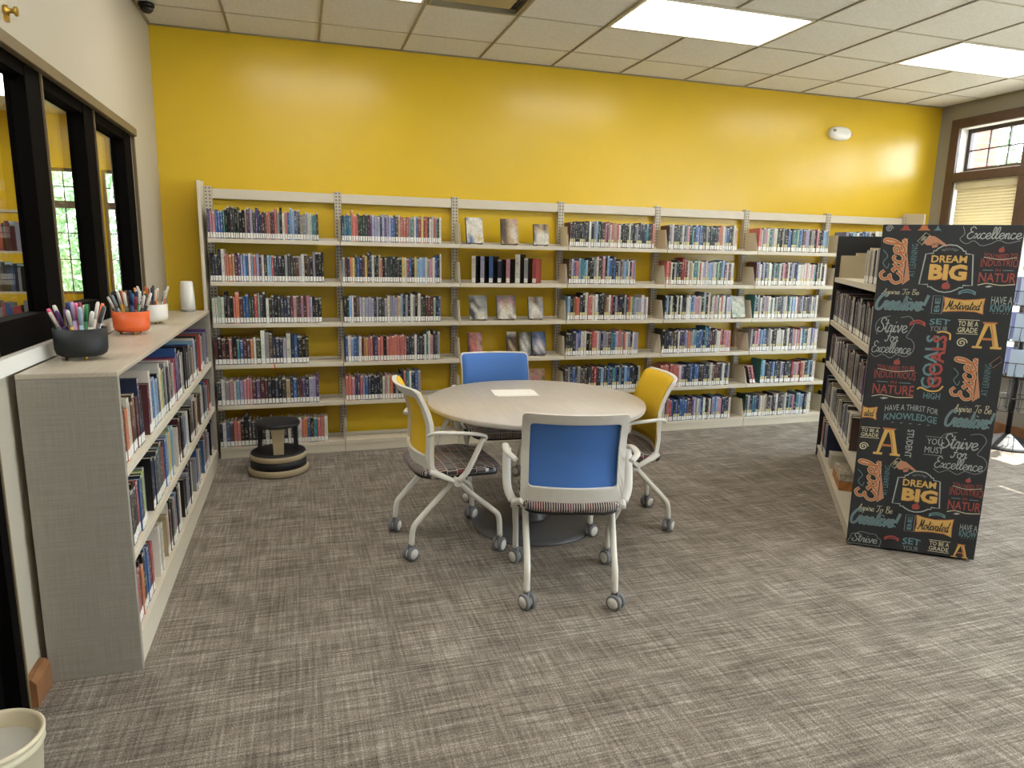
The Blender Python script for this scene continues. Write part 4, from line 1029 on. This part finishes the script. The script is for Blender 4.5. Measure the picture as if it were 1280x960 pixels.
def nature(x0, z0, x1, z1):
    w_, h_ = x1-x0, z1-z0; B_ = lambda u0, v0, u1, v1: (x0+w_*u0, z0+h_*v0, min(x0+w_*u1, RWD-.004), z0+h_*v1)
    cut = x1 > .6
    apple(*B_(.42, .90, .60, 1.0))
    block('YOU NEED TO' if cut else 'YOU NEED TO BE', B_(.05, .74, .95, .88), 'r', .01, arch=-.25)
    line([(x0+w_*.06, z0+h_*.76), (x0+w_*.5, z0+h_*.71), (min(x0+w_*.95, RWD-.004), z0+h_*.76)], .003, 'c')
    block('INDUSTRIO' if cut else 'INDUSTRIOUS', B_(.0, .50, 1.0, .74), 'r', .0, taper=.35)
    line([(x0+w_*.08, z0+h_*.43), (x0+w_*.36, z0+h_*.43)], .004, 't', smooth=False); line([(x0+w_*.62, z0+h_*.43), (x0+w_*.9, z0+h_*.43)], .004, 't', smooth=False)
    block('IN', B_(.42, .40, .56, .47), 'r', .0)
    block('NATUR' if cut else 'NATURE', B_(.0, .10, 1.0, .38), 'r', .012, taper=.2)
    line([(x0, z0+h_*.04), (x0+w_*.25, z0+h_*.09), (x0+w_*.6, z0+h_*.05), (min(x0+w_, RWD-.004), z0+h_*.08)], .004, 'c')
    poly([(x0+w_*.2, z0), (x0+w_*.3, z0+h_*.04), (x0+w_*.42, z0+h_*.02), (x0+w_*.3, z0-h_*.02)], 'w')
def excel(x0, z0, x1, z1, l):
    w_, h_ = x1-x0, z1-z0; P = lambda u, v: (x0+w_*u, z0+h_*v)
    poly([P(.78, 0), P(1.0, .12), P(.82, .70), P(.78, 1.0), P(.62, .98), P(.66, .6)], 's')
    line([P(.80, .06), P(.80, .5), P(.72, .92)], .004, 'd', y=YP-.0006)
    script('Excel', (x0+.008, z0+.01, x0+w_*.74, z1-.004), 'c', .36, .1, rot=1, y=YP-.0009)
    script('Excel', (x0+.008, z0+.01, x0+w_*.74, z1-.004), 'o', .25, .1, rot=1, y=YP-.0016)
    line([P(.05, .75), P(.22, .62), P(.1, .48), P(.24, .36), P(.3, .46)], .004, 't')
    block('AT LEARNING', l, 't', .0, rot=1)
def creative(a, c):
    script('Aspire To Be', a, 'c', .17, .15)
    script('Creative!', (c[0]+.01, c[1], c[2], c[3]), 'g', .46, .3); script('Creative!', (c[0]+.01, c[1], c[2], c[3]), 't', .30, .3, y=YP-.0008)
def motivated(b, s, cut=False):
    if b:
        line([(b[0], b[1]), (b[2], b[1]), (b[2], b[3]), (b[0], b[3])], .003, 'g', smooth=False, closed=True)
        w_ = (b[2]-b[0])*.25
        block('BE', (b[0]+w_, b[1]+.008, b[2]-w_, b[3]-.008), 't', .02, rot=1)
    x0, z0, x1, z1 = s; h_ = z1-z0
    P = [(x0, z1), ((x0*.8+x1*.2), z1-h_*.10), ((x0+x1)/2, z1-h_*.16), ((x0*.2+x1*.8), z1-h_*.10), (x1, z1-h_*.02), (x1-.004, z0+h_*.5), (x1, z0), ((x0*.2+x1*.8), z0+h_*.14), ((x0+x1)/2, z0+h_*.16), ((x0*.8+x1*.2), z0+h_*.12), (x0, z0+h_*.06), (x0+.006, z0+h_*.5)]
    poly([(max(p[0], .003), p[1]) for p in P], 'y'); line([(max(p[0], .003), p[1]) for p in P], .004, 'o', smooth=False, closed=True, y=YP-.0005)
    script('ated' if cut else 'Motivated', (max(x0, 0)+.012, z0+h_*.24, x1-.012, z1-h_*.2), 'd', .26, .25, y=YP-.0009)
def strive(x0, z0, x1, z1, part=None):
    w_, h_ = x1-x0, z1-z0
    if part == 'bottom': script('Strive', (x0+.02, z0+.03, x1-.02, z1-.012), 'w', .18, .15); cloud(x0, z0-.05, x1, z1); return
    script('Strive', (x0+w_*.12, z0+h_*.62, x0+w_*.80, z0+h_*.95), 'w', .19, .15)
    script('For', (x0+w_*.32, z0+h_*.40, x0+w_*.62, z0+h_*.64), 'w', .19, .15)
    script('Excellence', (x0+w_*.04, z0+h_*.13, x0+w_*.94, z0+h_*.40), 'w', .19, .15)
    cloud(x0+w_*.22, z0+h_*.52, x0+w_*.86, z1, 8) if False else None
    line([(x0+w_*.62, z0+h_*.97), (x0+w_*.82, z0+h_*1.0), (x0+w_*.93, z0+h_*.86), (x0+w_*.86, z0+h_*.66), (x0+w_*.80, z0+h_*.52), (x0+w_*.92, z0+h_*.46), (x0+w_*1.0, z0+h_*.32), (x0+w_*.95, z0+h_*.14), (x0+w_*.80, z0+h_*.06), (x0+w_*.62, z0+h_*.10), (x0+w_*.48, z0+h_*.01), (x0+w_*.30, z0+h_*.09), (x0+w_*.14, z0+h_*.02), (x0+w_*.02, z0+h_*.10)], .0028, 'g')
    line([(x0+w_*.12, z0+h_*.55), (x0+w_*.06, z0+h_*.76), (x0+w_*.16, z0+h_*.94), (x0+w_*.38, z0+h_*1.0)], .0028, 'g')
def grade(b, A, sw=None):
    h_ = b[3]-b[1]
    line([(b[0], b[3]), (b[2], b[3])], .003, 'c', smooth=False); line([(b[0], b[1]), (b[2], b[1])], .003, 'c', smooth=False)
    block('TO BE A', (b[0]+.004, b[1]+h_*.54, b[2]-.004, b[3]-.006), 'c', .01); block('GRADE', (b[0]+.004, b[1]+.006, b[2]-.004, b[1]+h_*.46), 'c', .01)
    x0, z0, x1, z1 = A; w_, hh = x1-x0, z1-z0; P = lambda u, v: (x0+w_*u, max(z0+hh*v, .015))
    poly([P(.34, 1), P(.66, 1), P(.90, .08), P(1, .08), P(1, 0), P(.62, 0), P(.62, .08), P(.70, .08), P(.60, .55), P(.50, .85), P(.44, .85)], 'y')
    poly([P(.34, 1), P(.48, .90), P(.22, .08), P(.34, .08), P(.34, 0), P(0, 0), P(0, .08), P(.12, .08)], 'y')
    poly([P(.30, .40), P(.66, .40), P(.66, .32), P(.27, .32)], 'o')
    line([P(.74, .1), P(.64, .55), P(.55, .92)], .004, 'o', y=YP-.0006); poly([P(.24, 1.0), P(.76, 1.0), P(.72, .94), P(.28, .94)], 'o', y=YP-.0004)
    if sw: swirl(*sw, 'c')
def setyour(b, lowcut=False):
    h_ = b[3]-b[1]
    block('SET', (b[0], max(b[1]+h_*.5, .016), b[2], b[3]), 't', .02, arch=.15); block('YOUR', (b[0]+.006, max(b[1]+h_*.08, .016), b[2]-.006, b[1]+h_*.46), 'g', .0)
def have(b, cut=False):
    h_ = b[3]-b[1]
    block('HAVE A' if cut else 'HAVE A THIRST FOR', (b[0], b[1]+h_*.58, b[2], b[3]), 'w', .0, arch=0 if cut else .3)
    block('KNOW' if cut else 'KNOWLEDGE', (b[0], b[1]+h_*.12, b[2], b[1]+h_*.58), 't', .02, arch=0 if cut else .25)
    for k in range(5): line([(b[0]+(b[2]-b[0])*(.15+.17*k), b[1]+h_*.04), (b[0]+(b[2]-b[0])*(.2+.17*k), b[1]+h_*.06)], .003, 'g', smooth=False)
swirl(.006, 1.704, .049, 1.738, 'g')
for x0, x1, c in ((.074, .128, 'r'), (.153, .213, 'o'), (.224, .262, 't')):
    poly([(x0, 1.713), (x1, 1.713), (x1-.012, 1.722), (x1-.018, 1.738), (x0+.018, 1.738), (x0+.012, 1.722)], c)
hand(.161, 1.624, .295, 1.702); dream(.191, 1.411, .425, 1.644, (.232, 1.556, .388, 1.592), (.228, 1.470, .394, 1.549), (.290, 1.425, .332, 1.459))
excel(.002, 1.439, .147, 1.673, (.138, 1.482, .166, 1.646)); creative((.026, 1.379, .198, 1.42), (.0, 1.314, .242, 1.392))
motivated((.262, 1.301, .308, 1.39), (.312, 1.306, .489, 1.386)); ribbon(.37, 1.398, .446, 1.43, 't')
script('Excellence', (.375, 1.675, .604, 1.732), 'w', .19, .15)
line([(.352, 1.735), (.362, 1.70), (.345, 1.672), (.375, 1.650), (.405, 1.665), (.44, 1.642), (.48, 1.652), (.51, 1.668), (.55, 1.655), (.60, 1.668)], .0028, 'g')
nature(.448, 1.442, .606, 1.632); have((.516, 1.309, .606, 1.396), True)
strive(.004, 1.058, .206, 1.279); ribbon(.172, 1.231, .244, 1.268, 'r'); setyour((.26, 1.204, .352, 1.277))
block('GOALS', (.256, .912, .318, 1.190), 't', .02, rot=1); block('GOALS', (.284, .918, .350, 1.192), 'r', .03, rot=1, y=YP-.0008); line([(.245, .905), (.26, .915), (.30, .900), (.34, .905), (.36, .93)], .008, 'y'); line([(.30, 1.205), (.33, 1.21), (.358, 1.20), (.362, 1.17)], .008, 'y')
block('HIGH', (.277, .858, .353, .891), 't', .01)
grade((.385, 1.205, .480, 1.275), (.462, 1.135, .589, 1.268), (.39, 1.132, .439, 1.185))
excel(.389, .859, .529, 1.085, (.531, .895, .560, 1.058)); poly([(.55, 1.06), (.59, 1.10), (.60, 1.075), (.565, 1.04)], 'd'); line([(.55, 1.06), (.59, 1.10), (.60, 1.075), (.565, 1.04)], .003, 's', smooth=False, closed=True)
nature(.037, .843, .231, 1.051); motivated(None, (-.01, .723, .071, .797), True); have((.107, .713, .354, .82))
creative((.419, .786, .591, .844), (.385, .726, .604, .81))
grade((.004, .623, .096, .68), (.076, .536, .205, .685), (.004, .54, .049, .606)); block('STUDENT', (.226, .535, .258, .687), 'w', .01, rot=-1)
block('YOU', (.322, .617, .392, .650), 'w', 0); block('MUST', (.316, .572, .402, .605), 'w', 0); line([(.312, .659), (.402, .659)], .0025, 'g', smooth=False); line([(.312, .561), (.402, .561)], .0025, 'g', smooth=False)
strive(.362, .467, .604, .693); hand(.167, .448, .294, .527); dream(.198, .24, .421, .465, (.236, .378, .392, .416), (.238, .296, .404, .368), (.290, .252, .332, .286))
excel(.006, .267, .155, .50, (.142, .313, .168, .478)); nature(.457, .254, .607, .453)
creative((.031, .196, .205, .25), (.0, .137, .244, .218)); motivated((.271, .127, .315, .217), (.321, .122, .494, .224)); ribbon(.377, .222, .454, .253, 't')
have((.527, .124, .606, .203), True); strive(.005, .0, .17, .089, 'bottom'); ribbon(.181, .059, .253, .091, 'r'); setyour((.27, .001, .356, .091))
grade((.394, .031, .494, .094), (.505, .015, .585, .091))

# ---------------------------------------------------------------- wire leaflet rack by the window
rk = thing('leaflet_rack', 'black wire leaflet spinner rack on a round base by the window', 'rack', (5.84, 4.24, 0))
MB().lathe([(.24, 0), (.24, .008), (.20, .03), (.11, .075), (.03, .11), (.001, .11)], 32).build('base', BLACK, rk)
MB().tube([(0, 0, .10), (0, 0, 1.62)], .02, 12).build('pole', BLACK, rk)
for q in range(4):
    a = PI/4+q*PI/2
    for z in (.32, .62, .92, 1.22):
        m_ = MB(); M = Matrix.Rotation(a, 3, 'Z')
        for zz, dd in ((z, .11), (z+.12, .15)):
            m_.tube([M @ Vector(p) for p in ((.03, -.11, zz), (dd, -.11, zz), (dd, .11, zz), (.03, .11, zz))], .003, 5)
        for yy in (-.11, -.04, .04, .11): m_.tube([M @ Vector(p) for p in ((.03, yy, z+.26), (.03, yy, z), (.11, yy, z), (.15, yy, z+.12))], .0025, 5)
        m_.build('wire_pocket', BLACK, rk)
        if z > .5:
            o = MB().box(0, .012, -.085, .085, 0, .23).build('leaflet', BLUEPAPER if (q+int(z*10)) % 3 else mat('lavender_leaflet', '#a7a3c9', .6), loc=Vector((5.84, 4.24, z+.005))+M @ Vector((.098, 0, 0)), rot=(0, .06, a))
            tag(o, f'{"pale blue" if (q+int(z*10)) % 3 else "lavender"} leaflet, {["second", "third", "top"][round((z-.62)/.3)]} tier of the spinner rack, facing the {["window corner", "yellow wall", "open room", "window side"][q]}', 'leaflet', 'leaflets in the spinner rack')

# ---------------------------------------------------------------- adjoining room behind the dark window
AX, AY = -5.4, 9.2
struct('wall_adjoining_far', MB().box(AX, -3.25, AY, AY+.15, 0, 3.2).box(-3.25, XL-.12, AY, AY+.15, 0, 1.0).box(-3.25, XL-.12, AY, AY+.15, 2.42, 3.2).box(-2.36, -2.14, AY, AY+.15, 1.0, 2.42).box(-1.6, XL-.12, AY, AY+.15, 1.0, 2.42).box(-3.25, -2.72, AY, AY+.15, 1.0, 2.42), YELLOW)
struct('wall_adjoining_side', MB().box(AX-.15, AX, -.2, AY+.15, 0, 3.2), GREIGE)
struct('wall_adjoining_near', MB().box(AX, XL-.12, -.2, -.05, 0, 3.2), GREIGE)
struct('wall_adjoining_return', MB().box(XL-.12, XL, YB+.2, AY+.15, 0, 3.2), YELLOW)
struct('ceiling_adjoining', MB().box(AX-.15, XL-.121, -.2, AY+.15, 3.0, 3.2), TILE)
for i, (a, b) in enumerate(((-2.72, -2.36), (-2.14, -1.6))):
    wr = bpy.data.objects.new('window_%d' % (nwin+i), None); COL.objects.link(wr); wr['kind'] = 'structure'
    e = .035; y0, y1 = AY+.02, AY+.07
    for q in ((a, a+e, 1.0, 2.42), (b-e, b, 1.0, 2.42), (a+e, b-e, 1.0, 1.0+e), (a+e, b-e, 2.42-e, 2.42), (a+e, b-e, 1.98, 2.06)): MB().box(q[0], q[1], y0, y1, q[2], q[3]).build('sash_bar', OLIVE, wr)
    for z in (1.4, 1.7, 2.22): MB().box(a+e, b-e, y0+.015, y1-.015, z-.006, z+.006).build('muntin', SASH, wr)
    MB().box((a+b)/2-.006, (a+b)/2+.006, y0+.015, y1-.015, 1.0+e, 2.42-e).build('muntin', SASH, wr)
    MB().box(a+e*.9, b-e*.9, y0+.02, y0+.024, 1.0+e*.9, 2.42-e*.9).build('window_pane', GLASS, wr)
for i, (x, y) in enumerate(((-2.3, 7.6), (-2.3, 5.0), (-2.3, 2.4))):
    t = thing('ceiling_light', ('lit ceiling light panel in the adjoining room by its green windows', 'lit ceiling light panel in the middle of the adjoining room', 'lit ceiling light panel over the adjoining room entrance')[i], 'ceiling light', (x, y, 3.0), 0, 'adjoining room light panels')
    MB().box(-.6, .6, -.6, .6, -.02, -.001).build('frame', WHITEPL, t); MB().box(-.57, .57, -.57, .57, -.026, -.02).build('diffuser', LAMP, t)
ad = thing('display_shelf', 'cream bookshelf in the adjoining room behind the dark window', 'bookshelf', (-2.80, 7.2, 0))
for x in (-.62, .6): MB().box(x, x+.02, -.15, .15, 0, 2.0).build('side_panel', STEEL, ad)
for z in (.1, .45, .8, 1.15, 1.5, 1.85): MB().box(-.6, .6, -.15, .15, z-.02, z).build('shelf', STEEL, ad)
o = MB(); R = random.Random(4)
for z in (.8, 1.15, 1.5):
    x = -.58
    while x < .55:
        w_ = R.uniform(.02, .045); o.m(BOOK).colour(PALL[R.choice('kdrmnswlcb')], (.6, .6, .6)); o.box(x, x+w_-.002, -.13, .05, z, z+R.uniform(.2, .27)); x += w_
oo = o.build('adjoining_books', loc=(-2.80, 7.2, .0005), kind='stuff'); tag(oo, 'books on the bookshelf of the adjoining room', 'books')

# ---------------------------------------------------------------- outdoors
struct('ground_outside', MB().box(XR+.3, 40, -25, 45, -.3, -.12).box(-25, XR+.3, 9.4, 45, -.3, -.12), BOUNCE_GROUND)
bp = thing('brick_pier', 'red brick porch pier outside the grey-wall window', 'pier', (7.25, 6.255, -.12))
MB().box(-.195, .195, -.205, .205, 0, 3.9).build('mortar_core', MORTAR, bp)
half = None
for c in range(17, 49):
    z = c*.075
    for q in ((-.215, -.005), (.005, .215)) if c % 2 else ((-.215, -.11), (-.10, .10), (.11, .215)):
        MB().box(-.21, .21, q[0], q[1], z, z+.064).build('brick', BRICK, bp)
def tree(name, label, loc, h0, rad, n, seed, squash=1.0):
    t = thing(name, label, 'tree', loc, 0, 'trees outdoors'); R = random.Random(seed)
    MB().tube(bez([(0, 0, 0), (.05, .02, h0*.5), (-.03, .04, h0), (0, 0, h0+rad)], 4), [.12]*5+[.1]*4+[.06]*4, 8).build('trunk', BARK, t)
    m_ = MB()
    for i in range(n):
        d = Vector((R.gauss(0, 1), R.gauss(0, 1), R.gauss(0, 1))).normalized()*rad*R.uniform(.25, 1)**.5
        c = Vector((d.x, d.y, h0+rad*.8+d.z*squash)); s = R.uniform(.06, .13)
        a = Vector((R.gauss(0, 1), R.gauss(0, 1), R.gauss(0, 1))).normalized(); b = a.orthogonal().normalized(); n_ = a.cross(b)
        m_.add([c-a*s, c+b*s*.45+n_*s*.12, c+a*s, c-b*s*.45+n_*s*.12], [(0, 1, 2, 3)])
    m_.build('foliage', LEAF, t, kind='stuff')
tree('leafy_tree', 'leafy tree seen through the transom beside the brick pier', (12.3, 8.9, -.12), 2.6, 1.5, 2600, 2)
for i, (x, y, r_) in enumerate(((-4.6, 13.2, 1.5), (-1.3, 13.6, 1.5), (-4.4, 18.2, 2.2))):
    tree('garden_tree', ('bushy green tree outside the adjoining room, beside another', 'bushy green tree outside the adjoining room windows', 'large green tree beyond the adjoining room')[i], (x, y, -.12), .4, r_, 3200, 20+i, 1.1)
